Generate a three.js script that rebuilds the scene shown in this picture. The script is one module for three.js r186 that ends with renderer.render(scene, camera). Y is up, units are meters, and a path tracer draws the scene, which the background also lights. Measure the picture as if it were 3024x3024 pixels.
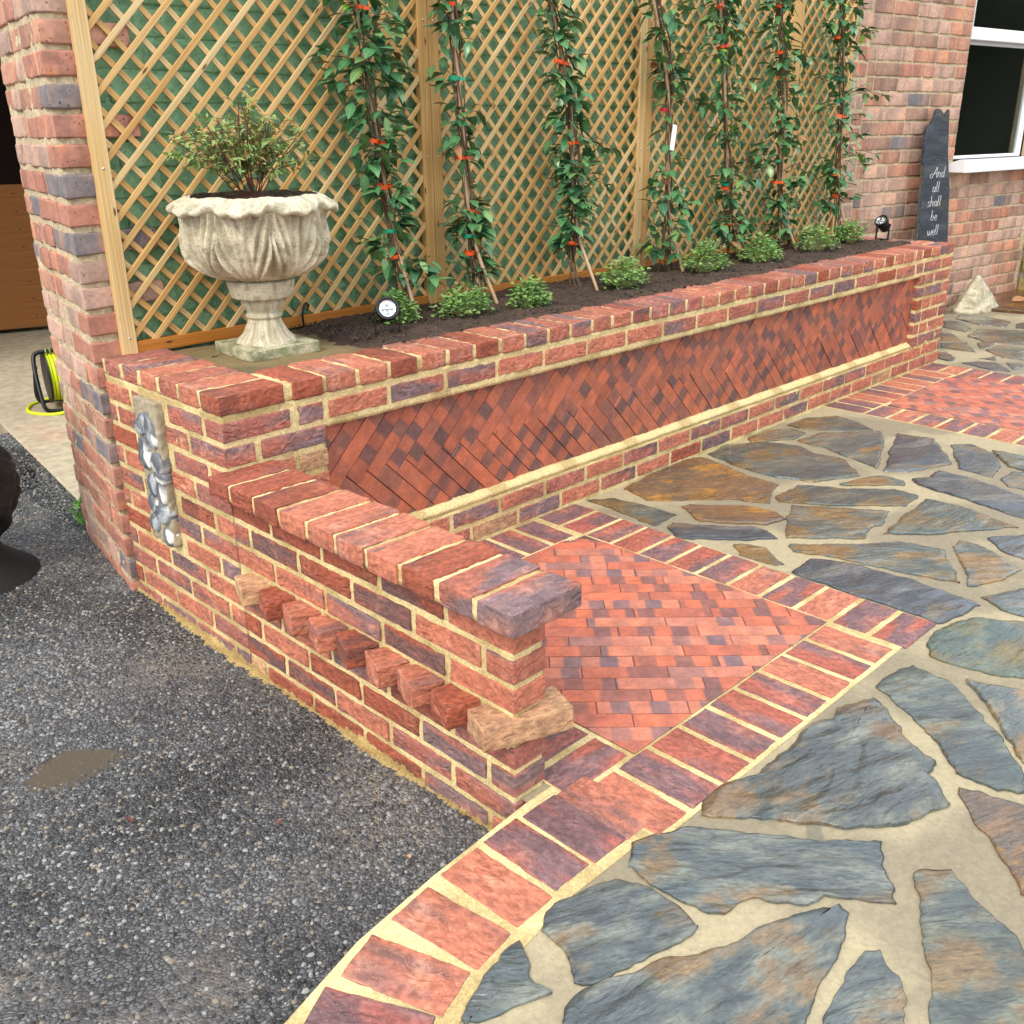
import * as THREE from 'three';
import { mergeGeometries } from 'three/addons/utils/BufferGeometryUtils.js';

// ---------------------------------------------------------------- camera, sky, sun, exposure
const scene = new THREE.Scene();
const camera = new THREE.PerspectiveCamera(55.43, 1, 0.05, 400);
{
  const right = new THREE.Vector3(0.7069, -0.010254, 0.70724), up = new THREE.Vector3(0.26664, 0.92999, -0.25302), back = new THREE.Vector3(-0.65513, 0.36744, 0.66015);
  camera.matrixAutoUpdate = true;
  camera.quaternion.setFromRotationMatrix(new THREE.Matrix4().makeBasis(right, up, back));
  camera.position.set(-1.2985, 1.4516, 2.4816);
  camera.updateMatrixWorld();
}
const renderer = new THREE.WebGLRenderer({ antialias: true });
renderer.toneMapping = THREE.LinearToneMapping;
renderer.toneMappingExposure = 2.0;
renderer.shadowMap.enabled = true;
renderer.shadowMap.type = THREE.PCFSoftShadowMap;

// seeded random numbers and periodic noise
function rng(seed) { let a = seed >>> 0; return () => { a = (a + 0x6D2B79F5) >>> 0; let t = a; t = Math.imul(t ^ (t >>> 15), t | 1); t ^= t + Math.imul(t ^ (t >>> 7), t | 61); return ((t ^ (t >>> 14)) >>> 0) / 4294967296; }; }
function hash(x, y, s) { let h = Math.imul(x, 374761393) + Math.imul(y, 668265263) + Math.imul(s, 974711); h = Math.imul(h ^ (h >>> 13), 1274126177); return ((h ^ (h >>> 16)) >>> 0) / 4294967296; }
const mod = (a, n) => ((a % n) + n) % n, mix = (a, b, t) => a + (b - a) * t, clamp = (x, a = 0, b = 1) => Math.min(b, Math.max(a, x));
const smooth = (a, b, x) => { const t = clamp((x - a) / (b - a)); return t * t * (3 - 2 * t); };
function vnoise(x, y, px, py, s) {
  const xi = Math.floor(x), yi = Math.floor(y), fx = x - xi, fy = y - yi, u = fx * fx * (3 - 2 * fx), v = fy * fy * (3 - 2 * fy);
  const x0 = mod(xi, px), x1 = mod(xi + 1, px), y0 = mod(yi, py), y1 = mod(yi + 1, py);
  return mix(mix(hash(x0, y0, s), hash(x1, y0, s), u), mix(hash(x0, y1, s), hash(x1, y1, s), u), v);
}
// fbm over u, v in 0..1, tiling; px, py = cells of the first octave
function fbm(u, v, px, py, oct, s, gain = 0.5) { let a = 1, t = 0, n = 0; for (let o = 0; o < oct; o++) { t += a * vnoise(u * px, v * py, px, py, s + o * 17); n += a; a *= gain; px *= 2; py *= 2; } return t / n; }
function noise3(x, y, z, s) { // smooth value noise for displacing geometry, -1..1
  const zi = Math.floor(z), f = z - zi, w = f * f * (3 - 2 * f), B = 1 << 20;
  return mix(vnoise(x, y, B, B, s + zi * 131), vnoise(x, y, B, B, s + zi * 131 + 131), w) * 2 - 1;
}
// Voronoi distance, tiling
function voro(u, v, n, s) {
  const x = u * n, y = v * n, xi = Math.floor(x), yi = Math.floor(y); let d1 = 9, d2 = 9, id = 0;
  for (let j = -1; j <= 1; j++) for (let i = -1; i <= 1; i++) {
    const cx = mod(xi + i, n), cy = mod(yi + j, n), h = hash(cx, cy, s), dx = xi + i + h - x, dy = yi + j + hash(cx, cy, s + 5) - y, d = Math.sqrt(dx * dx + dy * dy);
    if (d < d1) { d2 = d1; d1 = d; id = h; } else if (d < d2) d2 = d;
  }
  return [d1, d2, id];
}

// bright overcast sky, computed: pale blue-grey with soft cloud everywhere
{
  const W = 256, H = 128, data = new Float32Array(W * H * 4);
  for (let y = 0; y < H; y++) for (let x = 0; x < W; x++) {
    const u = x / W, v = y / (H - 1), el = (v - 0.5) * 2;                       // el -1..1, 1 = zenith
    const c = smooth(0.40, 0.62, fbm(u, v, 10, 6, 5, 3));
    const k = el < 0 ? 0.32 : 0.86 + 0.24 * el;
    const b = [mix(0.68, 1.24, c), mix(0.76, 1.24, c), mix(0.90, 1.22, c)], i = (y * W + x) * 4;
    for (let q = 0; q < 3; q++) data[i + q] = el < 0 ? 0.32 * [1, 0.96, 0.9][q] : b[q] * k;
    data[i + 3] = 1;
  }
  const sky = new THREE.DataTexture(data, W, H, THREE.RGBAFormat, THREE.FloatType);
  sky.mapping = THREE.EquirectangularReflectionMapping; sky.magFilter = THREE.LinearFilter; sky.wrapS = THREE.RepeatWrapping; sky.needsUpdate = true;
  scene.background = sky; scene.environment = sky;
}
const sun = new THREE.DirectionalLight(0xfff4e2, 1.35);
sun.position.set(-6.2, 7.2, 2.6); sun.target.position.set(1, 0, 0); sun.castShadow = true;
sun.shadow.radius = 40; sun.shadow.mapSize.set(2048, 2048);
Object.assign(sun.shadow.camera, { left: -8, right: 8, top: 8, bottom: -8, near: 0.5, far: 40 });
scene.add(sun, sun.target);

// ---------------------------------------------------------------- textures
function tex(w, h, fn, srgb, sizeU, sizeV = sizeU) {
  const d = new Uint8Array(w * h * 4);
  for (let y = 0, i = 0; y < h; y++) for (let x = 0; x < w; x++, i += 4) { const c = fn(x / w, y / h, x, y); if (c.length) { d[i] = c[0]; d[i + 1] = c[1]; d[i + 2] = c[2]; } else d[i] = d[i + 1] = d[i + 2] = c * 255; d[i + 3] = 255; }
  const t = new THREE.DataTexture(d, w, h, THREE.RGBAFormat);
  t.wrapS = t.wrapT = THREE.RepeatWrapping; t.magFilter = THREE.LinearFilter; t.minFilter = THREE.LinearMipmapLinearFilter; t.generateMipmaps = true;
  if (srgb) t.colorSpace = THREE.SRGBColorSpace;
  t.repeat.set(1 / sizeU, 1 / sizeV); t.needsUpdate = true;
  return t;
}
const one = (v) => [clamp(v) * 255, clamp(v) * 255, clamp(v) * 255];
const cmix = (a, b, t) => [mix(a[0], b[0], t), mix(a[1], b[1], t), mix(a[2], b[2], t)];
const cmul = (a, k) => [clamp(a[0] * k, 0, 255), clamp(a[1] * k, 0, 255), clamp(a[2] * k, 0, 255)];
const std = (o) => new THREE.MeshStandardMaterial({ metalness: 0, roughness: 0.8, ...o });

// brick, three firings; half a metre a side
function brickTex(base, alt, fleck, amount, s) {
  return tex(512, 512, (u, v) => {
    const a = fbm(u, v, 3, 5, 4, s), g = fbm(u, v, 40, 60, 3, s + 40), st = fbm(u, v, 2, 9, 3, s + 80);
    let c = cmix(base, alt, smooth(0.62 - amount, 0.80 - amount, st * 0.7 + a * 0.3));
    c = cmix(c, fleck, 0.35 * smooth(0.62, 0.82, fbm(u, v, 9, 12, 3, s + 120)));
    c = cmul(c, 0.62 + 0.30 * a + 0.50 * g); if (hash(Math.floor(u * 256), Math.floor(v * 256), s + 7) > 0.975) c = cmix(c, [224, 196, 180], 0.35);
    if (hash(Math.floor(u * 300), Math.floor(v * 300), s) > 0.993) c = cmul(c, 0.55);
    return c;
  }, true, 0.5);
}
const T = {};
T.brickRed = brickTex([164, 98, 76], [124, 84, 76], [204, 152, 124], 0.09, 11);
T.brickMix = brickTex([160, 94, 76], [112, 90, 92], [192, 138, 116], 0.20, 23);
T.brickPlum = brickTex([112, 88, 88], [150, 90, 78], [148, 124, 114], 0.20, 37);
T.brickBuff = brickTex([172, 134, 100], [150, 106, 84], [196, 162, 124], 0.10, 51);
T.brickBump = tex(512, 512, (u, v) => { // folded, creased clay: short ridges along the brick
  const w = fbm(u, v, 5, 6, 3, 61), r = 1 - Math.abs(2 * fbm(u + 0.10 * w, v + 0.16 * w, 7, 16, 3, 62) - 1), g = fbm(u, v, 60, 60, 2, 63);
  return one(0.2 + 0.62 * smooth(0.55, 1.0, r) * fbm(u, v, 4, 5, 2, 64) * 1.4 + 0.18 * g);
}, false, 0.34);
T.grain = tex(512, 512, (u, v) => { const [d] = voro(u, v, 60, 71); return one(0.5 + 0.35 * (fbm(u, v, 40, 40, 3, 72) - 0.5) - 0.25 * smooth(0.25, 0.0, d) + 0.2 * (hash(Math.floor(u * 512), Math.floor(v * 512), 73) - 0.5)); }, false, 0.3);
T.mortar = tex(512, 512, (u, v) => cmul(cmix([214, 194, 142], [180, 158, 108], smooth(0.32, 0.72, fbm(u, v, 4, 4, 5, 81))), 0.84 + 0.28 * fbm(u, v, 90, 90, 2, 82) * (hash(Math.floor(u * 256), Math.floor(v * 256), 83) > 0.985 ? 0.6 : 1)), true, 0.4);
T.bed = tex(512, 512, (u, v) => cmul(cmix([164, 152, 122], [134, 124, 102], smooth(0.38, 0.66, fbm(u, v, 3, 3, 5, 91))), 0.88 + 0.14 * fbm(u, v, 100, 100, 2, 92) + 0.10 * hash(Math.floor(u * 512), Math.floor(v * 512), 93)), true, 0.9);
T.oldMortar = tex(256, 256, (u, v) => cmul(cmix([208, 192, 160], [178, 160, 128], fbm(u, v, 4, 4, 4, 95)), 0.8 + 0.36 * fbm(u, v, 60, 60, 2, 96)), true, 0.5);
function oldBrick(a, b, c, s) { return tex(512, 512, (u, v) => { const st = fbm(u, v, 12, 3, 3, s); let k = cmix(a, b, smooth(0.4, 0.66, st)); k = cmix(k, c, smooth(0.66, 0.76, fbm(u, v, 9, 2, 3, s + 9))); const p = hash(Math.floor(u * 220), Math.floor(v * 220), s) > 0.99 ? 0.5 : 1; return cmul(k, (0.78 + 0.24 * fbm(u, v, 5, 5, 4, s + 20) + 0.2 * fbm(u, v, 70, 70, 2, s + 30)) * p); }, true, 0.9); }
T.oldPink = oldBrick([194, 158, 140], [172, 142, 128], [208, 164, 138], 101);
T.oldRed = oldBrick([180, 124, 104], [158, 112, 98], [204, 138, 106], 111);
T.oldGrey = oldBrick([140, 124, 120], [118, 114, 120], [170, 132, 116], 121);
T.paint = tex(512, 512, (u, v) => { let c = cmul(cmix([136, 180, 140], [118, 162, 124], smooth(0.35, 0.7, fbm(u, v, 4, 6, 4, 131))), 0.9 + 0.2 * fbm(u, v, 60, 60, 2, 132)); if (voro(u, v, 22, 133)[0] < 0.05) c = [44, 58, 46]; return c; }, true, 0.8);
T.paintBump = tex(512, 512, (u, v) => one(0.15 + 0.6 * fbm(u, v, 6, 9, 5, 135) + 0.2 * fbm(u, v, 50, 50, 2, 136)), false, 0.6);
T.wood = tex(512, 256, (u, v) => { const g = fbm(u, v, 3, 40, 3, 141), w = fbm(u, v, 2, 5, 3, 142), [d, , id] = voro(u, v * 0.5, 5, 143); let c = cmix([224, 196, 146], [200, 164, 106], smooth(0.3, 0.72, g * 0.75 + w * 0.25)); if (id > 0.62 && d < 0.10) c = cmix(c, [118, 78, 44], smooth(0.10, 0.04, d)); return cmul(c, 0.9 + 0.14 * w); }, true, 0.9, 0.14);
T.woodBump = tex(256, 256, (u, v) => one(0.3 + 0.6 * fbm(u, v, 3, 44, 3, 145)), false, 0.5, 0.12);
function slate(base, vein, rust, amount, s) {
  return tex(512, 512, (u, v) => {
    const w = fbm(u, v, 4, 4, 3, s + 3) - 0.5, st = fbm(u + 0.03 * w, v + 0.12 * w, 4, 11, 5, s, 0.6), bl = fbm(u + 0.06 * w, v, 4, 5, 5, s + 9, 0.58);
    let c = cmix(base, vein, smooth(0.38, 0.68, st));
    c = cmix(c, rust, smooth(0.66 - amount, 0.82 - amount, bl * 0.72 + st * 0.28));
    return cmul(c, 0.58 + 0.46 * fbm(u, v, 9, 22, 5, s + 15, 0.6) + 0.38 * fbm(u, v, 60, 120, 3, s + 21));
  }, true, 0.62);
}
T.slateBlue = slate([68, 77, 78], [104, 108, 100], [112, 92, 66], 0.13, 151);
T.slateDark = slate([62, 68, 74], [92, 94, 94], [106, 90, 66], 0.09, 161);
T.slateOlive = slate([80, 90, 88], [114, 112, 98], [126, 100, 62], 0.16, 171);
T.slateRust = slate([116, 86, 54], [92, 78, 62], [156, 110, 42], 0.15, 181);
T.riven = tex(512, 512, (u, v) => { const w = fbm(u, v, 3, 4, 3, 191), f = fbm(u, v + 0.12 * w, 4, 9, 4, 192) * 7, q = (Math.floor(f) + smooth(0.72, 1, f - Math.floor(f))) / 7; return one(0.15 + 0.75 * q + 0.34 * (fbm(u, v, 14, 70, 4, 193) - 0.5) + 0.10 * hash(Math.floor(u * 512), Math.floor(v * 512), 194)); }, false, 0.55);
T.wet = tex(256, 256, (u, v) => one(0.10 + 0.40 * smooth(0.38, 0.62, fbm(u, v, 3, 5, 4, 201)) + 0.12 * (fbm(u, v, 40, 40, 2, 202) - 0.3)), false, 0.8);
T.tile = tex(1024, 64, (u, v) => { // flashed clay: dark kiln bands across the length
  const n = 36, x = u * n, i = Math.floor(x), e = 0.06 + 0.02 * v, dark = (k) => (hash(mod(k, n), 1, 211) > (mod(k, 2) ? 0.25 : 0.88) ? 0.5 + 0.5 * hash(mod(k, n), 2, 211) : hash(mod(k, n), 3, 211) * 0.3);
  const b = mix(dark(i), dark(i + 1), smooth(1 - 2.4 * e, 1, x - i));
  return cmul(cmix([194, 118, 92], [116, 92, 96], b), 0.80 + 0.24 * fbm(u, v, 60, 4, 3, 212) + 0.18 * fbm(u, v, 300, 20, 2, 213));
}, true, 1.9, 0.12);
T.asphalt = tex(1024, 1024, (u, v) => { const [d, d2, id] = voro(u, v, 90, 221), e = d2 - d; let c = cmix([70, 71, 73], [116, 116, 118], id); c = cmix([44, 44, 45], c, smooth(0.03, 0.2, e)); const dirt = smooth(0.47, 0.66, fbm(u, v, 3, 3, 5, 222)); return cmul(cmix(c, [150, 134, 114], 0.8 * dirt * smooth(0.35, 0.1, e)), 0.85 + 0.3 * fbm(u, v, 60, 60, 2, 223)); }, true, 1.1);
T.asphaltBump = tex(1024, 1024, (u, v) => { const [d, d2, id] = voro(u, v, 90, 221); return one(0.1 + 0.75 * smooth(0.02, 0.4, d2 - d) * (0.5 + 0.5 * id)); }, false, 1.1);
T.soil = tex(512, 512, (u, v) => { const [d, d2, id] = voro(u, v, 40, 231); return cmul(cmix([58, 42, 33], [98, 76, 60], fbm(u, v, 4, 4, 4, 232)), 0.6 + 0.5 * smooth(0, 0.3, d2 - d) * (0.6 + 0.6 * id)); }, true, 0.5);
T.stone = tex(512, 512, (u, v) => { let c = cmix([204, 196, 172], [170, 162, 136], smooth(0.36, 0.7, fbm(u, v, 4, 4, 5, 241))); c = cmix(c, [150, 142, 118], 0.7 * smooth(0.58, 0.74, fbm(u, v, 9, 9, 4, 242))); const [d, , id] = voro(u, v, 34, 243); if (id > 0.6 && d < 0.16 + 0.1 * id) c = cmix(c, [128, 122, 106], 0.7 * smooth(0.26, 0.1, d)); return cmul(c, 0.9 + 0.2 * fbm(u, v, 80, 80, 2, 244)); }, true, 0.30);
T.mossy = tex(512, 512, (u, v) => { let c = cmix([186, 178, 150], [120, 122, 92], smooth(0.40, 0.66, fbm(u, v, 4, 4, 5, 251))); c = cmix(c, [104, 112, 76], 0.6 * smooth(0.46, 0.74, fbm(u, v, 6, 6, 4, 252))); return cmul(c, 0.8 + 0.36 * fbm(u, v, 70, 70, 2, 253)); }, true, 0.30);
T.flint = tex(256, 256, (u, v) => { const a = fbm(u, v, 3, 3, 4, 261); let c = cmix([96, 100, 106], [168, 172, 176], smooth(0.4, 0.6, a)); c = cmix(c, [240, 238, 230], smooth(0.52, 0.64, fbm(u, v, 3, 3, 3, 262))); return cmul(c, 0.85 + 0.25 * fbm(u, v, 40, 40, 2, 263)); }, true, 0.16);
T.concrete = tex(512, 512, (u, v) => cmul(cmix(cmix([190, 178, 152], [168, 152, 128], fbm(u, v, 3, 3, 4, 271)), [186, 138, 116], 0.7 * smooth(0.5, 0.66, fbm(u, v, 2, 2, 3, 272))), 0.86 + 0.24 * fbm(u, v, 60, 60, 2, 273)), true, 2.2);
T.leaf = tex(128, 64, (u, v) => { const m = Math.abs(v - 0.5) * 2, vein = Math.max(smooth(0.10, 0.02, m), 0.55 * smooth(0.3, 0.05, Math.abs(mod(u * 7 - m * 1.6, 1) - 0.5))); return cmul(cmix([255, 255, 255], [300, 300, 240], vein), 0.66 + 0.16 * fbm(u, v, 8, 4, 2, 281) + 0.12 * vein); }, true, 1);

// ---------------------------------------------------------------- materials
const rb = { roughness: 0.82, bumpMap: T.brickBump, bumpScale: 0.0045 };
const M = {
  brick: [std({ map: T.brickRed, ...rb }), std({ map: T.brickMix, ...rb }), std({ map: T.brickPlum, ...rb }), std({ map: T.brickRed, color: 0xd8bfb4, ...rb }), std({ map: T.brickBuff, ...rb }), std({ map: T.brickMix, color: 0xe6cfc4, ...rb })],
  paver: [0xffffff, 0xf8e8e8, 0xf4e4e8].map((c, i) => std({ map: [T.brickRed, T.brickMix, T.brickPlum][i], color: c, roughness: 0.62, bumpMap: T.brickBump, bumpScale: 0.003 })),
  mortar: std({ map: T.mortar, roughness: 0.95, bumpMap: T.grain, bumpScale: 0.003 }),
  bed: std({ map: T.bed, roughness: 0.66, bumpMap: T.grain, bumpScale: 0.002 }),
  oldMortar: std({ map: T.oldMortar, roughness: 0.95, bumpMap: T.grain, bumpScale: 0.004 }),
  old: [std({ map: T.oldPink, bumpMap: T.grain, bumpScale: 0.003 }), std({ map: T.oldRed, bumpMap: T.grain, bumpScale: 0.003 }), std({ map: T.oldGrey, bumpMap: T.grain, bumpScale: 0.003 }), std({ map: T.oldPink, color: 0xd8d0cc, bumpMap: T.grain, bumpScale: 0.003 }), std({ map: T.oldPink, color: 0xf4dcd0, bumpMap: T.grain, bumpScale: 0.003 })],
  paint: std({ map: T.paint, roughness: 0.55, bumpMap: T.paintBump, bumpScale: 0.012 }),
  wood: [0xffffff, 0xf6ead6, 0xecdabe].map((c) => std({ map: T.wood, color: c, roughness: 0.72, bumpMap: T.woodBump, bumpScale: 0.0012 })),
  woodWet: std({ map: T.wood, color: 0xd8a050, roughness: 0.5, bumpMap: T.woodBump, bumpScale: 0.0012 }),
  slate: { b: T.slateBlue, d: T.slateDark, o: T.slateOlive, r: T.slateRust },
  tile: [0xffffff, 0xf0dcd8, 0xffe6d8].map((c) => std({ map: T.tile, color: c, roughness: 0.62, bumpMap: T.grain, bumpScale: 0.0012 })),
  strip: [0xe0d2c8, 0xd0c0ba, 0xead6c6].map((c) => std({ map: T.tile, color: c, roughness: 0.5, bumpMap: T.grain, bumpScale: 0.0012 })),
  asphalt: std({ map: T.asphalt, roughness: 0.62, bumpMap: T.asphaltBump, bumpScale: 0.006 }),
  chip: std({ color: 0xffffff, roughness: 0.5 }),
  soil: std({ map: T.soil, roughness: 0.92, bumpMap: T.grain, bumpScale: 0.01 }),
  stone: std({ map: T.stone, roughness: 0.9, bumpMap: T.grain, bumpScale: 0.003 }),
  mossy: std({ map: T.mossy, roughness: 0.92, bumpMap: T.grain, bumpScale: 0.004 }),
  flint: std({ map: T.flint, roughness: 0.32 }),
  concrete: std({ map: T.concrete, roughness: 0.8, bumpMap: T.grain, bumpScale: 0.003 }),
  black: std({ color: 0x0d0e10, roughness: 0.42 }), blackRough: std({ color: 0x111113, roughness: 0.5, bumpMap: T.grain, bumpScale: 0.004 }),
  chrome: std({ color: 0xcfd6dc, roughness: 0.18, metalness: 0.9 }), lens: new THREE.MeshPhysicalMaterial({ color: 0xffffff, transmission: 1, roughness: 0.05, thickness: 0 }),
  cane: std({ color: 0xb99c7e, roughness: 0.65 }), stem: std({ color: 0x6a5442, roughness: 0.85 }), stemRed: std({ color: 0x5c3428, roughness: 0.8 }),
  orange: std({ color: 0xf4581c, roughness: 0.5 }), green: std({ color: 0x0f8f6c, roughness: 0.5 }), redTie: std({ color: 0xb01230, roughness: 0.5 }),
  white: std({ color: 0xe6e8ee, roughness: 0.4 }), paper: std({ color: 0xf0f0f0, roughness: 0.6 }),
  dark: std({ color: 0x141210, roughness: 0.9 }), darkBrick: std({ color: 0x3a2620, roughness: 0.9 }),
  yellow: std({ color: 0xc8d414, roughness: 0.5 }), ply: std({ map: T.wood, color: 0xb8864e, roughness: 0.7 }),
};
M.slateMat = {};
for (const [k, m, c, r] of [['b', 'b', 0xffffff, 1], ['d', 'd', 0xffffff, 1], ['o', 'o', 0xf6f2ec, 1], ['r', 'r', 0xffffff, 1], ['g', 'o', 0xd6dcdc, 1], ['m', 'o', 0xd0e4d4, 1], ['c', 'b', 0xf2f4ea, 1.2], ['p', 'b', 0xf6f2ee, 0.7], ['w', 'b', 0xfff2e4, 1.6]])
  M.slateMat[k] = new THREE.MeshPhysicalMaterial({ metalness: 0, clearcoat: 0.6, clearcoatRoughness: 0.10, map: M.slate[m], color: c, roughness: Math.min(1, r), roughnessMap: T.wet, bumpMap: T.riven, bumpScale: 0.012 });
const leafMat = (c, r = 0.36, t = 0) => new THREE.MeshPhysicalMaterial({ map: T.leaf, color: c, roughness: r, side: THREE.DoubleSide, transmission: t, thickness: 0 });
M.leaf = [leafMat(0x5f9a6a, 0.27), leafMat(0x70aa76, 0.27), leafMat(0x528868, 0.25), leafMat(0x8ab478, 0.3)];
M.leafYoung = leafMat(0x8fb84a, 0.45); M.leafDry = leafMat(0xc08a62, 0.8); M.leafShrub = [leafMat(0xacd070, 0.8, 0.35), leafMat(0xc4dc80, 0.8, 0.35), leafMat(0x92bc66, 0.8, 0.35), leafMat(0xd0a868, 0.8, 0.35)];
M.leafBush = [leafMat(0x96cc5e, 0.8, 0.35), leafMat(0xb4e078, 0.8, 0.35), leafMat(0x7ab454, 0.8, 0.35)];

// ---------------------------------------------------------------- helpers
const taken = new Map();
const numbered = (n) => { const k = taken.get(n) ?? 0; taken.set(n, k + 1); return k ? n + '_' + String(k).padStart(3, '0') : n; };
function mesh(name, geo, mat, parent) { const m = new THREE.Mesh(geo, mat); m.name = parent && parent !== scene ? name : numbered(name); m.castShadow = m.receiveShadow = true; (parent ?? scene).add(m); return m; }
function thing(name, label, category, pos = [0, 0, 0], turn = 0, group) { const o = new THREE.Group(); o.name = numbered(name); o.position.set(...pos); o.rotation.y = turn; o.userData = { label, category }; if (group) o.userData.group = group; scene.add(o); return o; }
function structure(o, label, category) { o.userData.kind = 'structure'; if (label) o.userData.label = label; if (category) o.userData.category = category; return o; }
const tag = (o, label, category, group) => { o.userData = { ...o.userData, label, category, ...(group ? { group } : {}) }; return o; };
function smoothNormals(geo) { // average the normals of vertices that share a place
  geo.computeVertexNormals(); const p = geo.attributes.position, n = geo.attributes.normal, map = new Map();
  const key = (i) => Math.round(p.getX(i) * 2e4) + '_' + Math.round(p.getY(i) * 2e4) + '_' + Math.round(p.getZ(i) * 2e4);
  for (let i = 0; i < p.count; i++) { const k = key(i), a = map.get(k) ?? [0, 0, 0]; a[0] += n.getX(i); a[1] += n.getY(i); a[2] += n.getZ(i); map.set(k, a); }
  for (let i = 0; i < p.count; i++) { const a = map.get(key(i)), l = Math.hypot(...a) || 1; n.setXYZ(i, a[0] / l, a[1] / l, a[2] / l); }
  return geo;
}
// rounded, uneven box; uv in metres on each face
function block(L, H, D, { nx = 5, ny = 3, nz = 3, r = 0.004, amp = 0.0015, freq = 30, seed = 1, edge = 0 } = {}) {
  const g = new THREE.BoxGeometry(L, H, D, nx, ny, nz), p = g.attributes.position, uv = g.attributes.uv, n = g.attributes.normal, R = rng(seed * 7919), ou = R() * 3, ov = R() * 3, sx = R() * 50;
  const remap = (x, h, k) => { const i = Math.round((x + h) / (2 * h) * k); if (k < 3) return x; if (i === 0 || i === k) return x; return mix(-h + r, h - r, (i - 1) / (k - 2)); };
  for (let i = 0; i < p.count; i++) {
    const hx = L / 2, hy = H / 2, hz = D / 2, x = remap(p.getX(i), hx, nx), y = remap(p.getY(i), hy, ny), z = remap(p.getZ(i), hz, nz);
    const ix = clamp(x, -hx + r, hx - r), iy = clamp(y, -hy + r, hy - r), iz = clamp(z, -hz + r, hz - r), d = new THREE.Vector3(x - ix, y - iy, z - iz), l = d.length() || 1, rim = l > r * 1.05;
    d.multiplyScalar(1 / l);
    let k = amp * noise3(x * freq + sx, y * freq, z * freq, seed);
    if (rim && edge) k -= edge * Math.max(0, noise3(x * freq * 1.7 + sx, y * freq * 1.7, z * freq * 1.7, seed + 9));
    p.setXYZ(i, ix + d.x * (r + k), iy + d.y * (r + k), iz + d.z * (r + k));
    const ax = Math.abs(n.getX(i)), ay = Math.abs(n.getY(i));
    uv.setXY(i, ou + (ax > 0.5 ? z : x), ov + (ay > 0.5 ? z : y));
  }
  return smoothNormals(g);
}
const cache = new Map();
function variants(key, count, make) { if (!cache.has(key)) cache.set(key, Array.from({ length: count }, (_, i) => make(i))); return cache.get(key); }
// mortar core of a wall: a box whose faces are a fine uneven mesh
function core(L, H, D, cell, amp, seed, freq = 45) {
  const seg = (x) => Math.max(3, Math.round(x / cell));
  const g = new THREE.BoxGeometry(L, H, D, seg(L), seg(H), seg(D)), p = g.attributes.position, uv = g.attributes.uv, n = g.attributes.normal;
  for (let i = 0; i < p.count; i++) {
    const x = p.getX(i), y = p.getY(i), z = p.getZ(i), hx = L / 2, hy = H / 2, hz = D / 2, e = 1e-5;
    const d = new THREE.Vector3(Math.abs(x) > hx - e ? Math.sign(x) : 0, Math.abs(y) > hy - e ? Math.sign(y) : 0, Math.abs(z) > hz - e ? Math.sign(z) : 0).normalize();
    const k = amp * (0.65 * noise3(x * freq, y * freq, z * freq, seed) + 0.45 * noise3(x * freq * 2.7, y * freq * 2.7, z * freq * 2.7, seed + 3));
    p.setXYZ(i, x + d.x * k, y + d.y * k, z + d.z * k);
    uv.setXY(i, Math.abs(n.getX(i)) > 0.5 ? z : x, Math.abs(n.getY(i)) > 0.5 ? z : y);
  }
  return smoothNormals(g);
}
const at = (g, x = 0, y = 0, z = 0, ry = 0, rx = 0, rz = 0) => { const c = g.clone(); if (rx) c.rotateX(rx); if (rz) c.rotateZ(rz); if (ry) c.rotateY(ry); c.translate(x, y, z); return c; };
const box = (w, h, d, x = 0, y = 0, z = 0) => { const g = new THREE.BoxGeometry(w, h, d), p = g.attributes.position, n = g.attributes.normal, uv = g.attributes.uv; for (let i = 0; i < p.count; i++) uv.setXY(i, Math.abs(n.getX(i)) > 0.5 ? p.getZ(i) : p.getX(i), Math.abs(n.getY(i)) > 0.5 ? p.getZ(i) : p.getY(i)); return g.translate(x, y, z); };
const tube = (pts, r, seg = 24, rad = 6, closed = false) => new THREE.TubeGeometry(new THREE.CatmullRomCurve3(pts.map((a) => new THREE.Vector3(...a)), closed), seg, r, rad, closed);
// keep the part of a convex polygon where f(p) >= 0, f linear
function clip(poly, f) { const out = []; for (let i = 0; i < poly.length; i++) { const a = poly[i], b = poly[(i + 1) % poly.length], fa = f(a), fb = f(b); if (fa >= 0) out.push(a); if (fa * fb < 0) { const t = fa / (fa - fb); out.push([mix(a[0], b[0], t), mix(a[1], b[1], t)]); } } return out; }
const area = (q) => q.reduce((s, a, i) => { const b = q[(i + 1) % q.length]; return s + a[0] * b[1] - b[0] * a[1]; }, 0) / 2;
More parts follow.
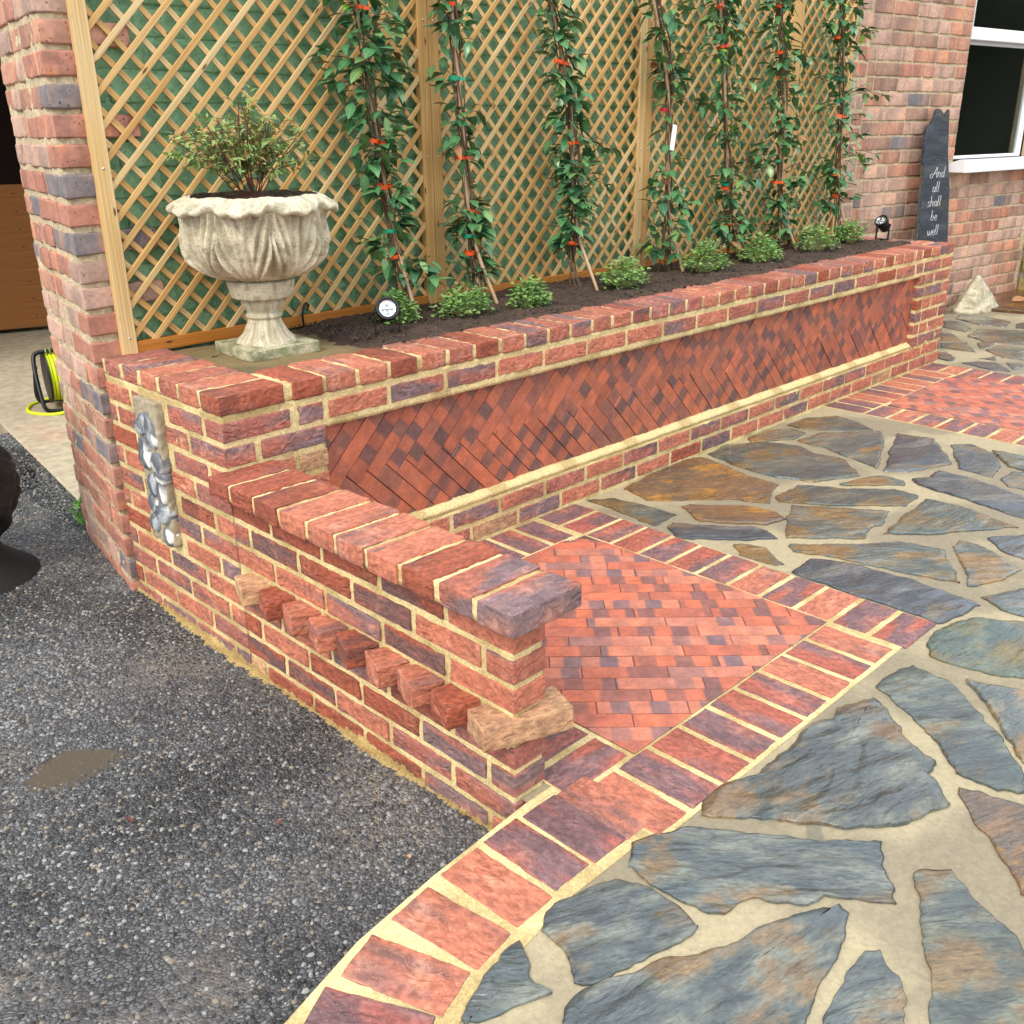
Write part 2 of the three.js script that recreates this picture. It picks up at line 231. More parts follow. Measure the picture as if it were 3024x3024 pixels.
// convex polygon in x, y as a slab towards +z with a small arris; uv along direction (ca, sa)
function slab(poly, top, bottom, arris, ca, sa, ou, ov) {
  if (area(poly) < 0) poly = poly.slice().reverse();
  const n = poly.length, cx = poly.reduce((s, a) => s + a[0], 0) / n, cy = poly.reduce((s, a) => s + a[1], 0) / n, pos = [], uv = [];
  const inset = poly.map(([x, y]) => { const l = Math.hypot(cx - x, cy - y) || 1, k = Math.min(0.4, arris * 1.3 / l); return [mix(x, cx, k), mix(y, cy, k)]; });
  const V = (a, z) => { pos.push(a[0], a[1], z); uv.push(ou + a[0] * ca + a[1] * sa, ov - a[0] * sa + a[1] * ca); };
  for (let i = 0; i < n; i++) { const j = (i + 1) % n; if (i > 0 && i < n - 1) { V(inset[0], top); V(inset[i], top); V(inset[j], top); } for (const [a, b, za, c, zc] of [[poly[i], poly[j], top - arris, inset, top], [poly[i], poly[j], bottom, poly, top - arris]]) { V(a, za); V(b, za); V(c[j], zc); V(a, za); V(c[j], zc); V(c[i], zc); } }
  const g = new THREE.BufferGeometry(); g.setAttribute('position', new THREE.Float32BufferAttribute(pos, 3)); g.setAttribute('uv', new THREE.Float32BufferAttribute(uv, 2)); g.computeVertexNormals(); return g;
}
// ---------------------------------------------------------------- ground
const R0 = rng(2024);
structure(mesh('ground', box(160, 0.1, 160, 0, -0.40, 0), std({ color: 0x4a4640, roughness: 1 })));
const tarmacY = (x, z) => -0.118 + 0.095 * smooth(1.05, 1.65, z * 0.9 - x * 0.6) + 0.010 * noise3(x * 1.3, 0, z * 1.3, 5) - 0.016 * Math.exp(-(((x + 0.63) / 0.16) ** 2 + ((z - 0.11) / 0.11) ** 2)) - 0.010 * smooth(-1.3, -1.9, z);
{
  const g = new THREE.PlaneGeometry(12, 12, 240, 240).rotateX(-Math.PI / 2).translate(-5.9, 0, -1.0), p = g.attributes.position, uv = g.attributes.uv;
  for (let i = 0; i < p.count; i++) { const x = p.getX(i), z = p.getZ(i); p.setY(i, tarmacY(x, z)); uv.setXY(i, x, z); }
  g.computeVertexNormals();
  structure(mesh('tarmac', g, M.asphalt));
}
{ // loose-looking stone chips that stand out of the tarmac near the camera
  const base = new THREE.IcosahedronGeometry(1, 0), N = 84000, im = new THREE.InstancedMesh(base, M.chip, N), R = rng(77), o = new THREE.Object3D(), c = new THREE.Color();
  let k = 0;
  while (k < N) {
    const a = R(), z = mix(-3.3, 2.0, a), back = z < -0.78, x = (back ? 0.42 : -0.005) - R() * (back ? 1.2 : 0.9 + 0.55 * smooth(-1.0, 1.0, z)), edge = z > 1.15 ? -0.05 - 0.34 * smooth(1.15, 1.7, z) : 0;
    if (z > 1.19 && x > -0.62 - (z - 1.3) * 0.6 && x > -0.02 - (z - 1.19) * 4.4) continue;
    if (back ? (x > (z > -1.5 ? 0.0 + (-0.78 - z) * 0.16 : 0.20 + (-1.45 - z) * 0.13)) : x > edge) continue;
    const dirt = fbm(mod(x * 0.4, 1), mod(z * 0.4, 1), 5, 5, 4, 78) + 0.25 * smooth(0.9, 1.8, z - x * 0.2);
    if (R() < smooth(0.48, 0.78, dirt) * 0.75) continue;
    const s = mix(0.0024, 0.0070, R() ** 1.7);
    o.position.set(x, tarmacY(x, z) - s * 0.02, z); o.rotation.set(R() * 0.7, R() * 6, R() * 0.7); o.scale.set(s * (0.8 + 0.6 * R()), s * (0.45 + 0.3 * R()), s * (0.8 + 0.6 * R())); o.updateMatrix();
    im.setMatrixAt(k, o.matrix);
    const q = R(), zone = 0.62 + 0.42 * noise3(x * 2.2, 7, z * 2.2, 79) + 0.25 * noise3(x * 7, 8, z * 7, 79), l = (0.035 + 0.17 * R() ** 2.0) * Math.max(0.25, zone); c.setRGB(l * 1.0, l * 1.02, l * 1.05); if (q > 0.92) c.setRGB(0.26, 0.26, 0.25); else if (q > 0.86) c.setRGB(0.20, 0.165, 0.12); else if (q > 0.875) c.setRGB(0.22, 0.10, 0.06);
    im.setColorAt(k, c); k++;
  }
  im.name = 'tarmac_chippings'; im.userData.kind = 'stuff'; im.castShadow = im.receiveShadow = true; scene.add(im);
  tag(im, 'dark grey stone chippings bound in the wet tarmac', 'gravel');
}
{ // shallow brown puddle in the tarmac
  const s = new THREE.Shape(), R = rng(9); for (let i = 0; i < 40; i++) { const a = i / 40 * Math.PI * 2, r = 1 + 0.16 * noise3(Math.cos(a) * 2, Math.sin(a) * 2, 1, 4), x = -0.63 + Math.cos(a + 0.3) * 0.15 * r, y = -0.11 + Math.sin(a) * 0.095 * r; i ? s.lineTo(x, y) : s.moveTo(x, y); }
  const g = new THREE.ShapeGeometry(s, 8).rotateX(-Math.PI / 2).translate(0, -0.1205, 0);
  tag(mesh('puddle', g, new THREE.MeshPhysicalMaterial({ color: 0xa89068, transmission: 0.85, roughness: 0.03, thickness: 0, ior: 1.33 })), 'shallow brown puddle lying in the dark tarmac', 'puddle');
}
{ // concrete apron behind the pier, dirt edge
  const s = new THREE.Shape([[0.20, 1.45], [0.243, 1.85], [0.446, 3.39], [0.62, 4.6], [0.9, 8.8], [5, 8.8], [5, 1.2], [0.3, 1.2]].map((a) => new THREE.Vector2(...a)));
  const g = new THREE.ExtrudeGeometry(s, { depth: 0.09, bevelEnabled: true, bevelSize: 0.008, bevelThickness: 0.008, bevelSegments: 2 }).rotateX(-Math.PI / 2).translate(0, -0.221, 0);
  structure(mesh('concrete_path', g, M.concrete));
}

// ---------------------------------------------------------------- bricks of the new work
const BH = 0.056;
const fullBrick = () => variants('full', 10, (i) => block(0.2285, 0.0575, 0.1015, { nx: 12, ny: 5, nz: 4, r: 0.0032, amp: 0.0022, freq: 46, seed: 300 + i, edge: 0.0034 }));
const topBrick = () => variants('cope', 10, (i) => block(0.216, 0.057, 0.1085, { nx: 12, ny: 5, nz: 7, r: 0.0042, amp: 0.0020, freq: 40, seed: 400 + i, edge: 0.0036 }));
const cutBrick = (L, D = 0.1015) => { const q = Math.max(0.025, Math.round(L * 200) / 200); return Math.abs(q - 0.2265) < 0.004 ? fullBrick() : variants('cut' + q + '_' + D, 4, (i) => block(q, 0.0575, D, { nx: Math.max(3, Math.round(q / 0.02)), ny: 5, nz: 4, r: 0.0032, amp: 0.0022, freq: 46, seed: 500 + i + Math.round(q * 1000), edge: 0.004 })); };
const pick = (a, R) => a[Math.floor(R() * a.length)];
const mood = (R, w) => { let q = R(); for (let i = 0; i < w.length; i++) { q -= w[i]; if (q <= 0) return M.brick[i]; } return M.brick[0]; };
// one course along an axis: joints at ref + k * pitch, cut to [a0, a1]
function course(a0, a1, ref, pitch, gap, each) {
  for (let k = Math.floor((a0 - ref) / pitch) - 1; ref + k * pitch < a1; k++) {
    const s = Math.max(a0, ref + k * pitch + gap / 2), e = Math.min(a1, ref + (k + 1) * pitch - gap / 2);
    if (e - s > 0.024) each((s + e) / 2, e - s);
  }
}
const SIDE = -Math.PI / 2;
function brickAt(parent, name, geos, mat, x, y, z, ry, R, tilt = 0.006) { const m = mesh(name, pick(geos, R), mat, parent); m.position.set(x, y, z); m.rotation.set((R() - 0.5) * tilt, ry + (R() < 0.5 ? Math.PI : 0) + (R() - 0.5) * tilt, (R() - 0.5) * tilt); return m; }

// ---------------------------------------------------------------- low wall with the dog-tooth course
{
  const w = thing('low_brick_wall', 'low new red brick wall with a row of angled projecting bricks and brick-on-flat top', 'wall'), R = rng(31);
  mesh('mortar', core(0.0930, 0.77, 1.163, 0.008, 0.0030, 41).translate(0.0512, 0.085, 0.585), M.mortar, w);
  mesh('mortar', core(0.203, 0.049, 1.208, 0.011, 0.003, 42).translate(0.05, 0.4965, 0.612), M.mortar, w);
  mesh('mortar', core(0.15, 0.012, 1.17, 0.012, 0.003, 43).translate(0.055, 0.163, 0.585), M.mortar, w);
  const rows = [[0.4175, 0.948], [0.3425, 0.827], [0.2675, 0.948], [0.1175, 0.957], [0.0425, 0.838], [-0.0325, 0.955], [-0.1075, 0.838], [-0.1825, 0.955]];
  for (const [y, ref] of rows) course(0.006, 1.173, ref, 0.2465, 0.021, (c, l) => brickAt(w, 'brick', cutBrick(l), mood(R, [0.34, 0.2, 0.12, 0.2, 0.02, 0.12]), 0.0505 + (R() - 0.5) * 0.003, y + (R() - 0.5) * 0.003, c, SIDE, R));
  for (let i = 0; i < 10; i++) brickAt(w, 'coping_brick', topBrick(), i > 7 ? M.brick[1] : mood(R, [0.45, 0.1, 0, 0.35, 0, 0.1]), 0.05 + (R() - 0.5) * 0.006, 0.4985, 0.0395 + 0.1262 * i, 0, R, 0.012);
  for (let i = 0; i < 9; i++) { const m = mesh('angled_brick', variants('tooth', 6, (k) => block(0.225, 0.062, 0.1, { nx: 12, ny: 5, nz: 7, r: 0.0042, amp: 0.0022, freq: 40, seed: 640 + k, edge: 0.004 }))[i % 6], i === 0 || i === 8 ? M.brick[4] : M.brick[i % 3 === 1 ? 3 : 0], w); m.position.set(0.046, 0.196, 1.1465 - 0.1266 * (8 - i)); m.rotation.y = -0.356 + (R() - 0.5) * 0.05; }
}
{ // ragged mortar spilled along the foot of the wall
  const g = new THREE.PlaneGeometry(1.96, 0.14, 480, 18), p = g.attributes.position, uv = g.attributes.uv, pos = [];
  for (let i = 0; i < p.count; i++) {
    const z = p.getX(i) + 0.20, v = (p.getY(i) + 0.07) / 0.14, w = 0.012 + 0.006 * noise3(z * 5, 0, 0, 3) + 0.004 * noise3(z * 38, 2, 0, 4) + 0.005 * noise3(z * 140, 5, 0, 4), x = 0.004 - (1 - v) * Math.max(0.004, w) * 1.6, ty = tarmacY(x, z);
    p.setXYZ(i, x, ty + 0.003 + v * v * Math.max(0.008, w * 1.2 + 0.008) + 0.004 * noise3(x * 160, v * 16, z * 130, 6) - (v < 0.08 ? 0.008 : 0), z); uv.setXY(i, z, v * 0.1);
  }
  g.computeVertexNormals(); const m = mesh('mortar_fillet', g, std({ map: T.mortar, color: 0xd8ccb8, roughness: 0.95, bumpMap: T.grain, bumpScale: 0.004, side: THREE.DoubleSide }));
  structure(m);
}

// ---------------------------------------------------------------- the long planter
const planter = thing('brick_planter', 'long raised red brick planter with a panel of slanted clay strips on its front', 'planter');
{
  const w = planter, R = rng(57), sideW = [0.42, 0.2, 0.2, 0.12, 0.02, 0.04], frontW = [0.44, 0.2, 0.22, 0.06, 0.05, 0.03];
  const m = (g) => mesh('mortar', g, M.mortar, w);
  m(core(0.2, 1.0, 0.761, 0.010, 0.0030, 44).translate(0.1034, 0.195, -0.3845));          // left end wall
  m(core(4.885, 0.255, 0.094, 0.012, 0.004, 45).translate(2.64, 0.0275, -0.0505));         // foot of the front
  m(core(4.885, 0.108, 0.094, 0.012, 0.004, 46).translate(2.64, 0.641, -0.0505));          // under the coping
  m(core(0.16, 0.44, 0.094, 0.012, 0.004, 47).translate(0.268, 0.37, -0.0505)); m(core(0.442, 0.44, 0.094, 0.012, 0.004, 48).translate(4.8595, 0.37, -0.0505));
  m(core(5.076, 0.05, 0.203, 0.012, 0.003, 49).translate(2.5415, 0.7215, -0.1045)); m(core(0.207, 0.05, 0.56, 0.012, 0.003, 50).translate(0.1065, 0.7210, -0.487)); m(core(0.207, 0.05, 0.56, 0.014, 0.003, 51).translate(4.9775, 0.7210, -0.487));
  m(core(0.094, 1.0, 0.66, 0.03, 0.004, 52).translate(5.0320, 0.195, -0.437));             // right end wall
  m(core(4.30, 0.03, 0.04, 0.012, 0.004, 53).rotateX(0.6).translate(2.494, 0.170, -0.024)); // sloping bed under the panel
  m(box(4.31, 0.46, 0.03, 2.494, 0.38, -0.072));
  // end wall seen from the tarmac, around the flint strip
  for (let k = 0; k < 12; k++) {
    const y = 0.6425 - 0.075 * k, ref = -0.09 + (k % 2 ? 0.123 : 0), D = 0.1015, flint = y > 0.185;
    const front = k === 0 || (k < 7 && k % 2 === 0); if (k === 0) brickAt(w, 'brick', fullBrick(), mood(R, frontW), 0.1155, y, -0.0505, 0, R);
    for (const [a, b] of flint ? [[-0.765, -0.523], [-0.362, front ? -0.122 : 0.001]] : [[-0.765, 0.001]])
      course(a, b, ref, 0.2465, 0.021, (c, l) => brickAt(w, 'brick', cutBrick(l), mood(R, sideW), 0.0505 + (R() - 0.5) * 0.003, y + (R() - 0.5) * 0.003, c, SIDE, R));
  }
  const F = (y, a, b, ref, mood_ = frontW) => course(a, b, ref, 0.2465, 0.021, (c, l) => brickAt(w, 'brick', cutBrick(l), mood(R, mood_), c, y + (R() - 0.5) * 0.003, -0.0505 + (R() - 0.5) * 0.003, 0, R));
  F(0.6425, 0.2489, 0.349, 0.0); F(0.6425, 0.369, 4.555, 0.359);
  for (const [a, b] of [[4.575, 4.66], [4.682, 4.91], [4.93, 5.083]]) brickAt(w, 'brick', cutBrick(b - a), mood(R, frontW), (a + b) / 2, 0.6425, -0.0505, 0, R);
  F(0.1175, 0.123, 5.083, 0.857); F(0.0425, 0.123, 5.083, 0.953);
  for (let k = 0; k < 6; k++) { // piers beside the panel
    const y = 0.5675 - 0.075 * k, odd = k % 2;
    for (const [a, b] of odd ? [[0.003, 0.228], [0.249, 0.352]] : [[0.123, 0.352]]) brickAt(w, 'brick', cutBrick(b - a), mood(R, frontW), (a + b) / 2, y, -0.0505, 0, R);
    for (const [a, b] of odd ? [[4.637, 4.72], [4.74, 4.9665], [4.985, 5.083]] : [[4.637, 4.71], [4.73, 4.832], [4.852, 5.083]]) brickAt(w, 'brick', cutBrick(b - a), mood(R, [0.3, 0.2, 0.42, 0.04, 0.02, 0.02]), (a + b) / 2, y, -0.0505 + (R() - 0.5) * 0.003, 0, R);
  }
  for (let k = 0; k < 9; k++) course(-0.765, -0.11, k % 2 ? 0 : 0.12, 0.2465, 0.021, (c, l) => brickAt(w, 'brick', cutBrick(l), mood(R, frontW), 5.0325, 0.6425 - 0.075 * k, c, Math.PI / 2, R));
  // coping: left return, front run, right return
  for (let i = 0; i < 6; i++) brickAt(w, 'coping_brick', topBrick(), i ? mood(R, [0.2, 0.3, 0.45, 0.05, 0, 0]) : M.brick[3], 0.108 + (R() - 0.5) * 0.004, 0.7225, -0.0515 - 0.1285 * i, 0, R, 0.01);
  for (let i = 0; i < 37; i++) brickAt(w, 'coping_brick', topBrick(), mood(R, [0.4, 0.18, 0.16, 0.16, 0, 0.1]), 0.299 + 0.1257 * i + (R() - 0.5) * 0.004, 0.7225, -0.1065 + (R() - 0.5) * 0.005, Math.PI / 2, R, 0.01);
  { const h = mesh('coping_brick', cutBrick(0.055, 0.2)[0], M.brick[2], w); h.position.set(4.842, 0.7225, -0.106); }
  for (let i = 0; i < 6; i++) brickAt(w, 'coping_brick', topBrick(), mood(R, [0.4, 0.2, 0.3, 0.1, 0, 0]), 4.978, 0.7225, -0.055 - 0.1285 * i, 0, R, 0.01);
  // slanted clay strips laid as a herringbone
  const X0 = 0.353, X1 = 4.637, Y0 = 0.185, Y1 = 0.588, g = 0.0017, S = Math.SQRT1_2;
  const rect = [[X0, Y0], [X1, Y0], [X1, Y1], [X0, Y1]];
  for (let k = -8; k < 54; k++) {
    const c = 0.119 + 0.083 * k, e = 0.913 + 0.083 * k;
    let up = clip(clip(clip(rect, ([x, y]) => x - y - c - g), ([x, y]) => c + 0.083 - g - (x - y)), ([x, y]) => x + y - e - g);
    let lo = clip(clip(clip(rect, ([x, y]) => x + y - e - g), ([x, y]) => e + 0.083 - g - (x + y)), ([x, y]) => x - y - (c + 0.083) - g);
    if (k > -1) lo = lo; 
    for (const [q, s] of [[up, S], [lo, -S]]) if (q.length > 2 && Math.abs(area(q)) > 2e-5)
      mesh('clay_strip', slab(q, -0.030 + (R() - 0.5) * 0.005, -0.058, 0.0018, S, s, R() * 9, R() * 2), pick(M.strip, R), w);
  }
  // flint strip
  mesh('flint_bed', core(0.03, 0.485, 0.150, 0.009, 0.006, 54, 70).translate(-0.006, 0.425, -0.4415), std({ map: T.concrete, color: 0xe8e8e8, roughness: 0.9, bumpMap: T.grain, bumpScale: 0.004 }), w);
  for (const [y, z, a, b, t, c] of [[0.600, -0.455, 0.030, 0.028, 0.3, 1], [0.570, -0.415, 0.034, 0.062, -0.3, 0], [0.575, -0.490, 0.030, 0.028, 0.2, 1], [0.490, -0.480, 0.044, 0.060, 0.1, 0], [0.470, -0.395, 0.044, 0.038, 0.6, 0], [0.425, -0.395, 0.040, 0.022, 0.1, 0], [0.385, -0.455, 0.036, 0.042, -0.4, 0], [0.372, -0.395, 0.030, 0.046, -0.1, 1], [0.315, -0.47, 0.035, 0.03, 0.2, 0], [0.295, -0.415, 0.055, 0.042, -0.1, 0], [0.245, -0.485, 0.030, 0.034, 0.1, 0], [0.215, -0.400, 0.030, 0.034, -0.5, 0]]) {
    const gg = new THREE.IcosahedronGeometry(1, 3), p = gg.attributes.position, uv = gg.attributes.uv, o = R() * 9;
    for (let i = 0; i < p.count; i++) { const v = new THREE.Vector3().fromBufferAttribute(p, i), n = 1 + 0.22 * noise3(v.x * 1.6 + o, v.y * 1.6, v.z * 1.6, 8); v.multiplyScalar(n); if (v.x < -0.5) v.x = -0.5 + (v.x + 0.5) * 0.3 + 0.06 * v.y; uv.setXY(i, v.z * b + o, v.y * a + o); p.setXYZ(i, v.x * 0.034, v.y * b, v.z * a); }
    gg.rotateX(t); const f = mesh('flint_stone', smoothNormals(gg), M.flint, w); f.position.set(-0.014, y, z);
  }
}
{ // soil with an uneven surface, and the damp mortar bed under the urn
  const g = new THREE.PlaneGeometry(4.7, 0.62, 280, 60).rotateX(-Math.PI / 2).translate(2.535, 0, -0.46), p = g.attributes.position, uv = g.attributes.uv;
  for (let i = 0; i < p.count; i++) { const x = p.getX(i), z = p.getZ(i), e = smooth(-0.150, -0.20, z + 0.018 * noise3(x * 6, 0, 0, 2)); p.setY(i, 0.722 + 0.034 * e * smooth(0.55, 0.95, x) + 0.010 * noise3(x * 9, 0, z * 9, 12) + 0.006 * noise3(x * 34, 0, z * 34, 13) + 0.004 * noise3(x * 90, 0, z * 90, 14)); uv.setXY(i, x, z); }
  g.computeVertexNormals(); structure(mesh('soil', g, M.soil));
  structure(mesh('mortar_bed', core(0.66, 0.04, 0.55, 0.012, 0.004, 61, 20).translate(0.5, 0.716, -0.47), std({ map: T.bed, color: 0xc8bca4, roughness: 0.8, bumpMap: T.grain, bumpScale: 0.003 })));
  const im = new THREE.InstancedMesh(new THREE.IcosahedronGeometry(1, 0), std({ color: 0xffffff, roughness: 0.95 }), 5200), R = rng(65), o = new THREE.Object3D(), c = new THREE.Color();
  for (let k = 0; k < 5200; k++) { const x = mix(0.72, 4.86, R()), z = -0.185 - R() * 0.57, s = mix(0.0015, 0.008, R() ** 3); o.position.set(x, 0.752 + 0.010 * noise3(x * 9, 0, z * 9, 12) + 0.004, z); o.rotation.set(R() * 6, R() * 6, R() * 6); o.scale.set(s * (1 + R()), s * 0.7, s); o.updateMatrix(); im.setMatrixAt(k, o.matrix); const l = 0.02 + 0.05 * R(); c.setRGB(l * 1.2, l * 0.9, l * 0.65); im.setColorAt(k, c); }
  im.name = 'soil_crumbs'; im.userData.kind = 'stuff'; im.castShadow = im.receiveShadow = true; tag(im, 'dark crumbs of compost scattered over the planter soil', 'soil'); scene.add(im);
}

